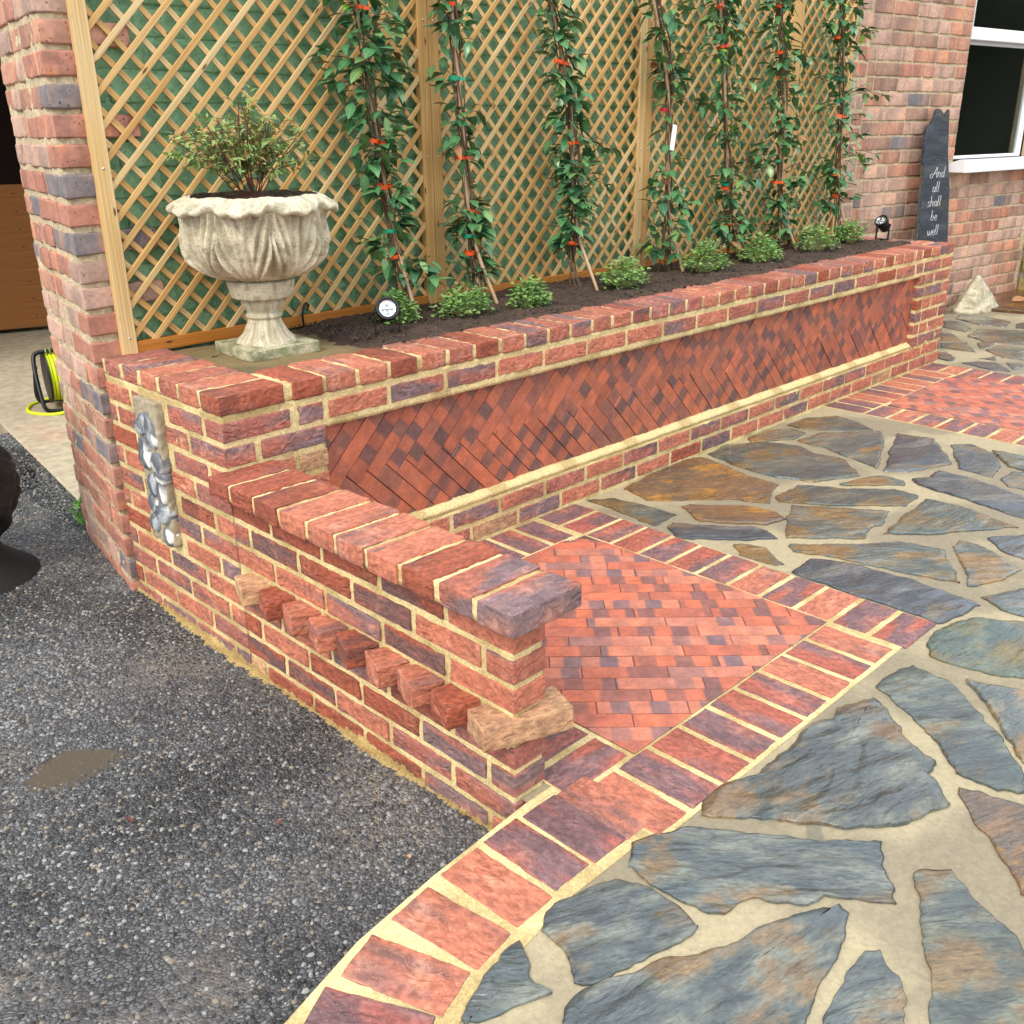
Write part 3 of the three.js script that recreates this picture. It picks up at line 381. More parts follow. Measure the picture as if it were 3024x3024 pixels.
// ---------------------------------------------------------------- paving: mortar bed, flagstones, brick edging, tile inlays
const FLAGS = [
  ['r', [1.808, 0.028, 2.042, 0.004, 2.332, -0.026, 2.395, 0.032, 2.361, 0.187, 2.314, 0.348, 2.31, 0.49, 2.205, 0.511, 2.089, 0.576, 2.027, 0.446, 1.875, 0.302, 1.769, 0.19]],
  ['g', [2.457, 0.022, 2.64, -0.002, 2.799, 0.131, 2.865, 0.261, 2.808, 0.375, 2.814, 0.528, 2.653, 0.689, 2.449, 0.582, 2.39, 0.428, 2.386, 0.253]],
  ['o', [2.792, 0.021, 2.99, 0.015, 3.091, 0.088, 3.077, 0.183, 2.936, 0.199, 2.762, 0.073]],
  ['g', [3.135, 0.034, 3.329, 0.052, 3.463, 0.147, 3.44, 0.268, 3.354, 0.405, 3.18, 0.233, 3.124, 0.134]],
  ['o', [2.935, 0.221, 3.13, 0.239, 3.365, 0.441, 3.225, 0.53, 2.801, 0.694, 2.85, 0.567, 2.912, 0.378]],
  ['d', [3.373, 0.523, 3.414, 0.686, 3.097, 0.91, 2.858, 0.819, 2.796, 0.727, 3.125, 0.604]],
  ['d', [3.366, 0.795, 3.447, 0.85, 3.371, 0.996, 3.203, 1.082, 3.035, 1.112, 3.054, 0.962, 3.189, 0.886]],
  ['g', [3.421, 0.964, 3.434, 1.105, 3.434, 1.228, 3.248, 1.264, 3.207, 1.183, 3.228, 1.108]],
  ['b', [3.043, 1.14, 3.163, 1.147, 3.194, 1.187, 3.174, 1.296, 2.991, 1.348, 2.963, 1.267, 2.954, 1.206]],
  ['d', [2.772, 0.871, 2.845, 0.912, 2.963, 0.905, 2.96, 1.033, 2.879, 1.296, 2.797, 1.433, 2.61, 1.472, 2.622, 1.384, 2.662, 1.197, 2.701, 1.007, 2.715, 0.918]],
  ['o', [2.489, 0.679, 2.603, 0.692, 2.732, 0.754, 2.72, 0.851, 2.671, 0.878, 2.545, 0.756]],
  ['g', [2.162, 0.555, 2.364, 0.547, 2.422, 0.643, 2.456, 0.714, 2.601, 0.867, 2.592, 0.976, 2.438, 0.992, 2.223, 0.75, 2.123, 0.596]],
  ['r', [1.806, 0.341, 1.855, 0.345, 1.927, 0.437, 1.997, 0.511, 2.008, 0.647, 1.979, 0.707, 1.875, 0.685, 1.796, 0.587, 1.724, 0.483]],
  ['g', [1.598, 0.009, 1.693, 0.076, 1.714, 0.212, 1.719, 0.373, 1.643, 0.382, 1.576, 0.385, 1.581, 0.228]],
  ['d', [1.585, 0.423, 1.643, 0.412, 1.717, 0.533, 1.813, 0.663, 1.82, 0.726, 1.782, 0.795, 1.697, 0.719, 1.528, 0.515]],
  ['o', [2.129, 0.65, 2.203, 0.76, 2.336, 0.963, 2.188, 1.013, 2.12, 0.999, 2.005, 1.029, 1.887, 0.9, 1.808, 0.808, 1.996, 0.71]],
  ['g', [2.096, 1.057, 2.58, 1.014, 2.587, 1.149, 2.514, 1.399, 2.384, 1.304, 2.221, 1.188]],
  ['o', [1.621, 0.705, 1.668, 0.754, 1.676, 0.814, 1.597, 0.928, 1.569, 0.91, 1.563, 0.771]],
  ['o', [1.766, 0.857, 1.927, 1.026, 2.065, 1.132, 2.106, 1.29, 2.015, 1.342, 1.868, 1.438, 1.815, 1.261, 1.772, 1.039, 1.721, 0.899]],
  ['d', [1.556, 0.99, 1.698, 0.974, 1.76, 1.075, 1.777, 1.299, 1.749, 1.551, 1.667, 1.543, 1.534, 1.507, 1.543, 1.385, 1.538, 1.19]],
  ['o', [2.16, 1.296, 2.24, 1.289, 2.243, 1.358, 2.123, 1.548, 1.973, 1.526, 1.874, 1.487, 1.864, 1.466, 2.045, 1.374]],
  ['d', [2.327, 1.354, 2.46, 1.44, 2.49, 1.538, 2.238, 1.599, 2.221, 1.522, 2.235, 1.45]],
  ['g', [1.812, 1.527, 1.882, 1.559, 1.97, 1.608, 1.994, 1.696, 1.79, 1.755, 1.762, 1.68, 1.762, 1.603]],
  ['m', [1.382, 1.533, 1.481, 1.524, 1.577, 1.543, 1.655, 1.578, 1.722, 1.694, 1.727, 1.797, 1.49, 1.876, 1.372, 1.814, 1.32, 1.685, 1.315, 1.571]],
  ['c', [1.052, 1.531, 1.117, 1.525, 1.229, 1.558, 1.224, 1.665, 1.115, 1.801, 0.923, 1.969, 0.848, 1.995, 0.821, 1.947, 0.825, 1.857, 0.898, 1.775, 0.961, 1.693]],
  ['o', [1.257, 1.7, 1.285, 1.757, 1.301, 1.839, 1.292, 1.905, 1.029, 1.99, 0.971, 1.952, 1.052, 1.886, 1.18, 1.776]],
  ['p', [0.307, 1.469, 0.343, 1.471, 0.408, 1.481, 0.48, 1.513, 0.619, 1.511, 0.699, 1.498, 0.796, 1.504, 0.823, 1.525, 0.873, 1.512, 0.998, 1.56, 0.964, 1.606, 0.877, 1.706, 0.817, 1.805, 0.763, 1.804, 0.688, 1.895, 0.624, 1.873, 0.536, 1.838, 0.45, 1.754, 0.381, 1.651, 0.311, 1.57, 0.268, 1.507]],
  ['b', [0.084, 1.447, 0.134, 1.463, 0.202, 1.491, 0.248, 1.552, 0.371, 1.723, 0.464, 1.832, 0.409, 1.865, 0.345, 1.92, 0.307, 1.941, 0.27, 1.889, 0.231, 1.826, 0.181, 1.819, 0.14, 1.77, 0.134, 1.734, 0.088, 1.71, 0.05, 1.708, 0.024, 1.685, 0.022, 1.612, 0.012, 1.556, 0.013, 1.525, 0.017, 1.48]],
  ['b', [-0.196, 1.456, -0.166, 1.45, -0.105, 1.467, -0.028, 1.491, -0.014, 1.51, -0.004, 1.562, -0.005, 1.63, -0.014, 1.696, -0.068, 1.686, -0.112, 1.668, -0.186, 1.657, -0.266, 1.632, -0.285, 1.606, -0.255, 1.561, -0.24, 1.523, -0.233, 1.483]],
  ['b', [-0.291, 1.464, -0.305, 1.503, -0.335, 1.543, -0.329, 1.595, -0.377, 1.578, -0.437, 1.552, -0.493, 1.528, -0.482, 1.511, -0.375, 1.483]],
  ['b', [-0.342, 1.631, -0.305, 1.622, -0.201, 1.661, -0.151, 1.68, -0.05, 1.744, 0.061, 1.775, 0.174, 1.827, 0.233, 1.858, 0.223, 1.884, 0.167, 1.905, 0.087, 1.923, 0.038, 1.923, -0.068, 1.951, -0.122, 1.96, -0.244, 1.872, -0.357, 1.737, -0.374, 1.656]],
  ['b', [-0.052, 1.968, 0.009, 1.953, 0.086, 1.947, 0.153, 1.951, 0.182, 1.971, 0.157, 1.994, 0.145, 2.026, 0.104, 2.051, 0.046, 2.077, -0.01, 2.09, -0.089, 1.999]],
  ['c', [0.419, 1.925, 0.481, 1.975, 0.469, 2., 0.421, 2.072, 0.37, 2.159, 0.321, 2.212, 0.19, 2.251, 0.107, 2.209, 0.038, 2.128, 0.216, 2.041, 0.323, 1.979]],
  ['r', [0.759, 1.883, 0.783, 1.918, 0.804, 2.01, 0.803, 2.075, 0.544, 2.168, 0.515, 2.109, 0.579, 2.048, 0.654, 1.968, 0.715, 1.918]],
  ['w', [6.663, -0.518, 6.924, -0.577, 6.922, -0.401, 6.811, -0.152, 6.588, -0.111, 6.537, -0.295]],
  ['w', [6.51, -0.555, 6.582, -0.474, 6.354, -0.279, 6.182, -0.258, 6.257, -0.449]],
  ['w', [6.034, -0.188, 6.37, -0.23, 6.509, 0.046, 6.492, 0.175, 6.059, 0.304, 6.006, 0.22, 5.882, 0.029]],
  ['g', [5.675, -0.225, 5.828, -0.11, 5.531, 0.078, 5.52, -0.16]],
  ['w', [5.841, -0.042, 5.935, -0.019, 5.924, 0.05, 5.775, 0.069, 5.672, 0.059]],
  ['o', [5.636, 0.094, 5.841, 0.116, 5.881, 0.263, 5.821, 0.396, 5.547, 0.474, 5.497, 0.395, 5.484, 0.266]],
  ['w', [5.36, -0.111, 5.4, -0.067, 5.251, 0.057, 5.143, 0.053, 5.184, -0.04]],
  ['w', [5.347, 0.162, 5.505, 0.218, 5.373, 0.26]],
  ['d', [5.152, 0.131, 5.255, 0.198, 5.305, 0.298, 5.121, 0.442, 5.071, 0.346]],
  ['b', [5.341, 0.338, 5.404, 0.406, 5.292, 0.502, 5.177, 0.441]],
  ['d', [6.743, -0.097, 6.853, -0.072, 6.82, 0.052, 6.554, 0.126, 6.593, 0.018, 6.577, -0.031]],
  ['o', [6.047, -0.377, 6.062, -0.302, 5.845, -0.146, 5.749, -0.252]],
  ['w', [6.978, -0.737, 6.98, -0.66, 6.85, -0.624, 6.834, -0.677]],
];
{
  const s = new THREE.Shape([[-0.74, -1.44], [-0.3, -1.33], [0.02, -1.3], [0.06, 0.03], [5.12, 0.03], [5.12, 0.90], [8.6, 0.6], [8.8, -6], [-2.6, -6], [-1.7, -2.6], [-1.2, -1.95]].map((a) => new THREE.Vector2(...a)));
  const g = new THREE.ShapeGeometry(s).rotateX(-Math.PI / 2).translate(0, -0.002, 0), p = g.attributes.position, uv = g.attributes.uv; for (let i = 0; i < p.count; i++) uv.setXY(i, p.getX(i), p.getZ(i));
  const patio = structure(mesh('patio_paving', g, M.bed)), R = rng(99);
  FLAGS.forEach(([c, f], idx) => {
    let q = []; for (let i = 0; i < f.length; i += 2) q.push([f[i], f[i + 1]]);
    // finer outline with small chips
    const out = []; q.forEach((a, i) => { const b = q[(i + 1) % q.length], l = Math.hypot(b[0] - a[0], b[1] - a[1]), n = Math.max(2, Math.round(l / 0.014)), nx = (b[1] - a[1]) / l, nz = -(b[0] - a[0]) / l; for (let k = 0; k < n; k++) { const t = k / n, x = mix(a[0], b[0], t), z = mix(a[1], b[1], t), d = 0.008 * noise3(x * 16, idx, z * 16, 21) + 0.005 * noise3(x * 52, idx, z * 52, 22) + 0.002 * noise3(x * 150, idx, z * 150, 26); out.push([x + nx * d, z + nz * d]); } });
    const n = out.length, cx = out.reduce((t, a) => t + a[0], 0) / n, cz = out.reduce((t, a) => t + a[1], 0) / n, near = Math.hypot(cx + 1.3, cz - 2.5) < 4.2, rings = near ? 26 : 9;
    const ang = (R() - 0.5) * 0.7 + 0.5, ca = Math.cos(ang), sa = Math.sin(ang), ou = R() * 5, ov = R() * 5, pos = [], uvs = [], ind = [], rough = c === 'p' ? 2.3 : c === 'b' ? 1.5 : 0.9;
    const H = (x, z) => { const u = (x * ca + z * sa), v = (-x * sa + z * ca), f2 = 4.5 * (0.5 + 0.5 * noise3(u * 2.2 + idx * 3, 0, v * 6.5 + 0.8 * noise3(u * 4, 1, v * 4, 24), 23)), st = (Math.floor(f2) + smooth(0.84, 1, f2 % 1)) / 4.5; return rough * (0.0085 * (st - 0.5) + 0.0016 * noise3(u * 14, 2, v * 40, 25)); };
    for (let r = 0; r <= rings + 1; r++) for (let i = 0; i < n; i++) { // rings from the middle to the rim, then a skirt
      const t = Math.min(1, 0.02 + 0.98 * Math.sqrt(r / rings) ** 1.3), k = r > rings ? 1 : t, x = mix(cx, out[i][0], k), z = mix(cz, out[i][1], k), e = smooth(0.9, 1, k);
      pos.push(x, r > rings ? -0.03 : Math.max(0.0012, 0.0050 + (c === 'p' ? 0.005 * (1 - e) : 0) + H(x, z) * (1 - 0.6 * e) - 0.0022 * e), z); uvs.push(ou + x * ca + z * sa, ov - x * sa + z * ca);
    }
    for (let r = 0; r <= rings; r++) for (let i = 0; i < n; i++) { const a = r * n + i, b = r * n + (i + 1) % n; ind.push(a, a + n, b, b, a + n, b + n); }
    for (let i = 1; i < n - 1; i++) ind.push(0, i, i + 1);
    const gg = new THREE.BufferGeometry(); gg.setAttribute('position', new THREE.Float32BufferAttribute(pos, 3)); gg.setAttribute('uv', new THREE.Float32BufferAttribute(uvs, 2)); gg.setIndex(ind); gg.computeVertexNormals();
    if (gg.attributes.normal.getY(n * 3) < 0) { for (let i = 0; i < ind.length; i += 3) [ind[i], ind[i + 1]] = [ind[i + 1], ind[i]]; gg.setIndex(ind); gg.computeVertexNormals(); }
    mesh('flagstone', gg, M.slateMat[c], patio);
  });
}
const paverGeo = () => variants('paver', 10, (i) => block(0.217, 0.05, 0.1095, { nx: 12, ny: 3, nz: 7, r: 0.0034, amp: 0.0012, freq: 40, seed: 700 + i, edge: 0.0036 }));
const PM = (R) => { const q = R(); return q < 0.4 ? M.paver[0] : q < 0.78 ? M.paver[1] : M.paver[2]; };
const paver = (parent, x, z, ry, R, geos = paverGeo()) => { const m = mesh('border_brick', pick(geos, R), PM(R), parent); m.position.set(x, -0.0215 + (R() - 0.5) * 0.002, z); m.rotation.y = ry + (R() < 0.5 ? Math.PI : 0) + (R() - 0.5) * 0.015; return m; };
function inlay(x0, seed) { // square of thin clay pavers laid on the diagonal inside a brick border
  const R = rng(seed), g = box(1.43, 0.02, 1.49, x0 + 0.715, -0.0095, 0.745), o = structure(mesh('tile_inlay', g, M.mortar));
  const A = x0 + 0.235, B = x0 + 1.20, C = 0.228, D = 1.252, S = Math.SQRT1_2, q0 = [[A, -D], [B, -D], [B, -C - 0.10], [B - 0.03, -C - 0.035], [B - 0.10, -C], [A + 0.10, -C], [A + 0.03, -C - 0.035], [A, -C - 0.10]];
  mesh('tile_bed', box(B - A, 0.02, D - C - 0.02, (A + B) / 2, -0.0082, (C + D) / 2 + 0.01), std({ color: 0x5c4038, roughness: 0.9 }), o);
  for (let k = -40; k < 60; k++) { const v0 = k * 0.0604, off = mod(k * 0.37, 1) * 0.246;
    for (let j = -12; j < 12; j++) { const u0 = j * 0.246 + off, e = 0.0013; // u along (1, 0, 1), v across
      const U = ([x, y]) => (x - x0) * S - y * S, V = ([x, y]) => -(x - x0) * S - y * S;
      let q = clip(clip(clip(clip(q0, (a) => U(a) - u0 - e), (a) => u0 + 0.246 - e - U(a)), (a) => V(a) - v0 - e), (a) => v0 + 0.0604 - e - V(a));
      if (q.length > 2 && Math.abs(area(q)) > 4e-5) mesh('paving_tile', slab(q, 0.0035 + (R() - 0.5) * 0.0022, -0.02, 0.0013, S, -S, R() * 9, R() * 2).rotateX(-Math.PI / 2), pick(M.tile, R), o); } }
  for (let i = 0; i < 10; i++) if (i < 9) paver(o, x0 + 0.06 + 0.1325 * i, 0.112, Math.PI / 2, R);
  for (let i = 0; i < 12; i++) paver(o, x0 + 1.318, 0.053 + 0.1268 * i - (i > 9 ? 0 : 0), 0, R);
  for (let i = 0; i < 8; i++) paver(o, x0 + 0.112, 0.290 + 0.1285 * i, 0, R);
  for (let i = 0; i < 9; i++) paver(o, x0 + 0.09 + 0.1285 * i, 1.368, Math.PI / 2, R);
  return o;
}
inlay(0.105, 201).userData.label = 'near square of banded orange clay pavers inside a brick border';
inlay(3.60, 202).userData.label = 'far square of orange clay pavers inside a brick border';
{ // brick edging that runs on along the tarmac
  const R = rng(211), s = new THREE.Shape([[-0.76, -1.32], [-0.5, -1.245], [-0.28, -1.215], [0.02, -1.19], [0.13, -1.19], [0.13, -1.46], [-0.13, -1.46], [-0.4, -1.50], [-0.66, -1.56]].map((a) => new THREE.Vector2(...a)));
  const g = new THREE.ExtrudeGeometry(s, { depth: 0.05, bevelEnabled: false }).rotateX(-Math.PI / 2).translate(0, -0.0495, 0);
  const o = structure(mesh('brick_edging', g, M.mortar));
  for (const [x, z, a] of [[0.135, 1.328, 1.58], [0.032, 1.325, 1.57], [-0.088, 1.320, 1.59], [-0.2145, 1.330, 1.617], [-0.351, 1.346, 1.72], [-0.4875, 1.372, 1.915], [-0.606, 1.412, 2.057], [-0.715, 1.475, 2.2]]) { const m = paver(o, x, z, 0, R); m.rotation.y = a; }
}
// ---------------------------------------------------------------- the old brick pier on the left
const LONG = new Set([-8, -5, -2, 1, 3, 7, 10, 12, 15, 18]);
{
  const w = thing('old_brick_pier', 'weathered old brick pier with rough cream joints at the left end of the trellis', 'brick pier', [-0.025, 0, -0.775]), R = rng(71), SH = -0.181;
  const shear = (g) => { const p = g.attributes.position; for (let i = 0; i < p.count; i++) p.setX(i, p.getX(i) + SH * p.getZ(i)); return smoothNormals(g); };
  mesh('mortar', shear(core(0.130, 3.05, 0.70, 0.016, 0.007, 72, 28).translate(0.071, 1.33, -0.356)), M.oldMortar, w);
  const piece = (L, D) => variants('pier' + L + '_' + D, 5, (i) => shear(block(L, 0.069, D, { nx: Math.max(3, Math.round(L / 0.03)), ny: 5, nz: Math.max(3, Math.round(D / 0.03)), r: 0.006, amp: 0.005, freq: 22, seed: 800 + i + Math.round(L * 100 + D * 1000), edge: 0.006 })));
  const put = (L, D, x, y, zc, k) => { const q = R(), m = mesh('brick', pick(piece(L, D), R), q < 0.5 ? M.old[1] : q < 0.72 ? M.old[0] : q < 0.86 ? M.old[2] : M.old[4], w); m.position.set(x + L / 2 + SH * zc + (R() - 0.5) * 0.006, y + (R() - 0.5) * 0.006, zc); };
  for (let k = -11; k < 22; k++) {
    const y = 0.852 + 0.0878 * k, L = LONG.has(k) ? 0.285 : 0.118 + 0.02 * R(), D = mod(k, 2) ? 0.285 : 0.135, Lq = Math.round(L * 50) / 50;
    put(Lq, D, 0, y, -D / 2 + 0.006, k);
    let z = -D - 0.013; for (const d of mod(k, 2) ? [0.135, 0.25] : [0.285, 0.135, 0.11]) { put(0.14, d, 0, y, z - d / 2, k); z -= d + 0.018; }
  }
}
// ---------------------------------------------------------------- painted wall behind the trellis
{
  const w = thing('painted_wall', 'green painted brick wall behind the wooden trellis', 'wall'), R = rng(73);
  mesh('painted_joints', core(4.89, 2.25, 0.1, 0.03, 0.003, 74, 30).translate(2.55, 1.60, -0.857), M.paint, w);
  mesh('mortar', core(0.30, 2.25, 0.1, 0.02, 0.005, 75, 30).translate(5.13, 1.60, -0.854), M.oldMortar, w);
  mesh('wall_body', box(4.98, 2.9, 0.12, 2.78, 1.3, -0.965), M.paint, w);
  const geos = (L) => variants('wallb' + L, 6, (i) => block(L, 0.083, 0.1, { nx: Math.max(3, Math.round(L / 0.04)), ny: 4, nz: 3, r: 0.007, amp: 0.0035, freq: 20, seed: 900 + i + Math.round(L * 100), edge: 0.004 }));
  const upper = [];
  for (let k = 0; k < 21; k++) {
    const y = 0.70 + 0.0975 * k, bare = LONG.has(Math.round((y - 0.852) / 0.0878)) ? 0.30 : 0.115;
    course(bare, 5.275, (k % 2) * 0.15 + 0.02, 0.3, 0.014, (c, l) => {
      const q = Math.max(0.06, Math.round(l * 40) / 40), g = pick(geos(q), R), bareEnd = c > 4.98 - (k % 2) * 0.14;
      if (k > 14 && !bareEnd) { upper.push(at(g, c, y, -0.85)); return; }
      const m = mesh('brick', g, bareEnd ? pick([M.old[1], M.old[0], M.old[4]], R) : M.paint, w); m.position.set(c, y, -0.85 + (R() - 0.5) * 0.005);
    });
  }
  mesh('upper_bricks', mergeGeometries(upper), M.paint, w).userData.kind = 'stuff';
}
// ---------------------------------------------------------------- house wall with the sash window
const HP = [5.60, 0, -0.9948], HT = -7 * Math.PI / 180;
{
  const w = thing('house_wall', 'pinkish brown brick house wall with a white sash window', 'house wall', HP, HT), R = rng(81);
  mesh('mortar', core(3.1, 1.26, 0.1, 0.018, 0.004, 82, 32).translate(1.45, 0.46, -0.057), M.oldMortar, w);
  mesh('mortar', core(1.45, 1.95, 0.1, 0.018, 0.004, 83, 32).translate(0.624, 2.05, -0.057), M.oldMortar, w);
  mesh('mortar', box(1.4, 1.95, 0.1, 3.35, 2.05, -0.057), M.oldMortar, w); mesh('wall_head', box(1.4, 0.3, 0.1, 2.0, 3.15, -0.057), M.old[0], w);
  const geos = (L) => variants('house' + L, 6, (i) => block(L, 0.084, 0.1, { nx: Math.max(3, Math.round(L / 0.035)), ny: 4, nz: 3, r: 0.006, amp: 0.0028, freq: 24, seed: 1000 + i + Math.round(L * 100), edge: 0.004 }));
  const upper = [];
  for (let k = 0; k < 31; k++) {
    const y = 0.043 + 0.0977 * k; let x = -0.3 + (k % 2) * 0.15;
    while (x < 2.75) {
      const L = R() < 0.16 ? 0.137 : 0.287; let a = Math.max(x, -0.1), b = Math.min(x + L, 2.74);
      if (y > 1.06) { if (a > 1.34 && a < 2.62) a = b; if (b > 1.345 && a < 1.345) b = 1.345; if (y < 3.0 && a < 2.62 && b > 2.62) a = 2.62; }
      if (b - a > 0.04) { const q = Math.max(0.05, Math.round((b - a) * 80) / 80), g = pick(geos(q), R); if (k > 26) upper.push(at(g, (a + b) / 2, y, -0.05)); else { const t = R(), m = mesh('brick', g, t < 0.46 ? M.old[0] : t < 0.66 ? M.old[3] : t < 0.90 ? M.old[4] : t < 0.95 ? M.old[2] : M.old[1], w); m.position.set((a + b) / 2, y, -0.05 + (R() - 0.5) * 0.004); } }
      x += L + 0.0135;
    }
  }
  mesh('upper_bricks', mergeGeometries(upper), M.old[0], w).userData.kind = 'stuff';
  // window
  const win = new THREE.Group(); win.name = 'window'; w.add(win);
  const glass = new THREE.MeshPhysicalMaterial({ color: 0xe8eeee, transmission: 1, roughness: 0.03, thickness: 0, ior: 1.5 });
  const bev = (a, b, c, d, z0, z1) => { const g = block(b - a, d - c, z1 - z0, { nx: 3, ny: 3, nz: 3, r: 0.006, amp: 0 }); return g.translate((a + b) / 2, (c + d) / 2, (z0 + z1) / 2); };
  mesh('upper_sash', mergeGeometries([bev(1.352, 1.418, 2.036, 2.98, -0.075, -0.035), bev(1.418, 2.60, 2.036, 2.125, -0.075, -0.035), bev(2.535, 2.60, 2.125, 2.98, -0.075, -0.035), bev(1.418, 2.535, 2.92, 2.98, -0.075, -0.035)]), M.white, win);
  mesh('lower_sash', mergeGeometries([bev(1.352, 1.412, 1.172, 2.05, -0.135, -0.095), bev(2.54, 2.60, 1.172, 2.05, -0.135, -0.095), bev(1.412, 2.54, 1.172, 1.198, -0.135, -0.095), bev(1.412, 2.54, 2.01, 2.05, -0.135, -0.095)]), M.white, win);
  mesh('pane', box(1.12, 0.80, 0.004, 1.976, 2.523, -0.055), glass, win); mesh('pane', box(1.13, 0.82, 0.004, 1.976, 1.604, -0.115), glass, win);
  { const s = new THREE.Shape([[-0.13, 0], [0.055, 0], [0.055, 0.045], [-0.09, 0.088], [-0.13, 0.088]].map((a) => new THREE.Vector2(...a))); const g = new THREE.ExtrudeGeometry(s, { depth: 1.36, bevelEnabled: true, bevelSize: 0.004, bevelThickness: 0.004, bevelSegments: 2 }).rotateY(-Math.PI / 2).rotateY(Math.PI).translate(1.29, 1.087, 0).applyMatrix4(new THREE.Matrix4()); mesh('sill', g, M.white, win); }
  mesh('room', mergeGeometries([box(0.03, 2.6, 2.4, 1.0, 1.9, -1.36), box(0.03, 2.6, 2.4, 3.4, 1.9, -1.36), box(2.4, 2.6, 0.03, 2.2, 1.9, -2.55), box(2.4, 0.03, 2.4, 2.2, 0.6, -1.36), box(2.4, 0.03, 2.4, 2.2, 3.2, -1.36)]), std({ color: 0x4a463e, roughness: 0.9 }), win);
  mesh('room_board', mergeGeometries([box(0.5, 0.02, 0.02, 2.28, 1.82, -0.75), box(0.02, 0.72, 0.02, 2.03, 1.47, -0.75), box(0.02, 0.72, 0.02, 2.53, 1.47, -0.75), box(0.46, 0.68, 0.01, 2.28, 1.47, -0.76)]), std({ color: 0xb8b49c, roughness: 0.8 }), win);
}
{ // low mossy return wall at the right edge
  const w = thing('low_garden_wall', 'low mossy brick wall returning from the house at the right edge', 'wall', HP, HT), R = rng(91), moss = std({ map: T.mossy, color: 0xd8c890, roughness: 0.95, bumpMap: T.grain, bumpScale: 0.004 });
  mesh('mortar', core(0.28, 0.66, 0.9, 0.02, 0.005, 92, 30).translate(2.91, 0.18, 0.456), moss, w);
  for (let k = 0; k < 6; k++) course(0.004, 0.9, (k % 2) * 0.15, 0.3, 0.016, (c, l) => { const q = Math.max(0.05, Math.round(l * 40) / 40), m = mesh('brick', pick(variants('ret' + q, 3, (i) => block(q, 0.08, 0.1, { nx: 5, ny: 3, nz: 3, r: 0.006, amp: 0.003, freq: 24, seed: 1100 + i })), R), pick([M.old[2], M.old[1], M.old[3]], R), w); m.position.set(2.82, 0.045 + 0.0925 * k, c); m.rotation.y = -Math.PI / 2; });
}
{ // garage behind the pier: dark store with its walls, roof and door post
  const w = thing('brick_store', 'dark open store behind the old brick pier', 'outbuilding'), R = rng(95);
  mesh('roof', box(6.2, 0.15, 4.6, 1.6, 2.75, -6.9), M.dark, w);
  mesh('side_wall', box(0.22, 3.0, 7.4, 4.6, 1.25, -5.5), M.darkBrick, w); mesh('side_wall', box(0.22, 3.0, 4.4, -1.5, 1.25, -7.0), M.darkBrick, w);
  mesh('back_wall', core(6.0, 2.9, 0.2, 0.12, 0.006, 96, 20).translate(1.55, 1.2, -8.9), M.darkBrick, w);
  mesh('door_post', block(0.14, 2.75, 0.12, { nx: 3, ny: 3, nz: 3, r: 0.008 }).translate(1.62, 1.27, -5.0), M.dark, w);
  const b = tag(mesh('plywood_board', block(1.5, 1.15, 0.018, { nx: 8, ny: 6, nz: 3, r: 0.003, amp: 0.002, freq: 3 }).rotateX(-0.10), M.ply), 'large brown plywood board leaning in the dark store', 'board'); b.position.set(1.16, 0.485, -6.45); b.rotation.y = -0.26;
  const bag = new THREE.SphereGeometry(1, 40, 28), p = bag.attributes.position; for (let i = 0; i < p.count; i++) { const v = new THREE.Vector3().fromBufferAttribute(p, i), n = 1 + 0.16 * noise3(v.x * 2, v.y * 2, v.z * 2, 97) + 0.05 * noise3(v.x * 7, v.y * 7, v.z * 7, 98); p.setXYZ(i, v.x * 0.34 * n, Math.max(-0.62, v.y * 0.62 * n), v.z * 0.26 * n); } bag.computeVertexNormals();
  const t = tag(mesh('covered_bundle', bag, std({ color: 0x5c6c62, roughness: 0.7 })), 'grey green plastic covered bundle behind the plywood board', 'bundle'); t.position.set(1.30, 0.60, -7.05);
}

{ // dark hedge across the patio, mirrored in the window panes
  const g = new THREE.BoxGeometry(12, 3.6, 1.2, 60, 20, 6), p = g.attributes.position; for (let i = 0; i < p.count; i++) { const x = p.getX(i), y = p.getY(i), z = p.getZ(i); p.setXYZ(i, x + 0.15 * noise3(x * 2, y * 2, z * 2, 51), y + 0.25 * noise3(x * 1.5, y, z, 52), z + 0.25 * noise3(x * 2.2, y * 2.2, z, 53)); } g.computeVertexNormals();
  const h = tag(mesh('garden_hedge', g, std({ color: 0x1c2418, roughness: 1 })), 'tall dark clipped hedge across the patio from the house window', 'hedge'); h.position.set(15.5, 1.6, 7.5); h.rotation.y = 1.1;
}
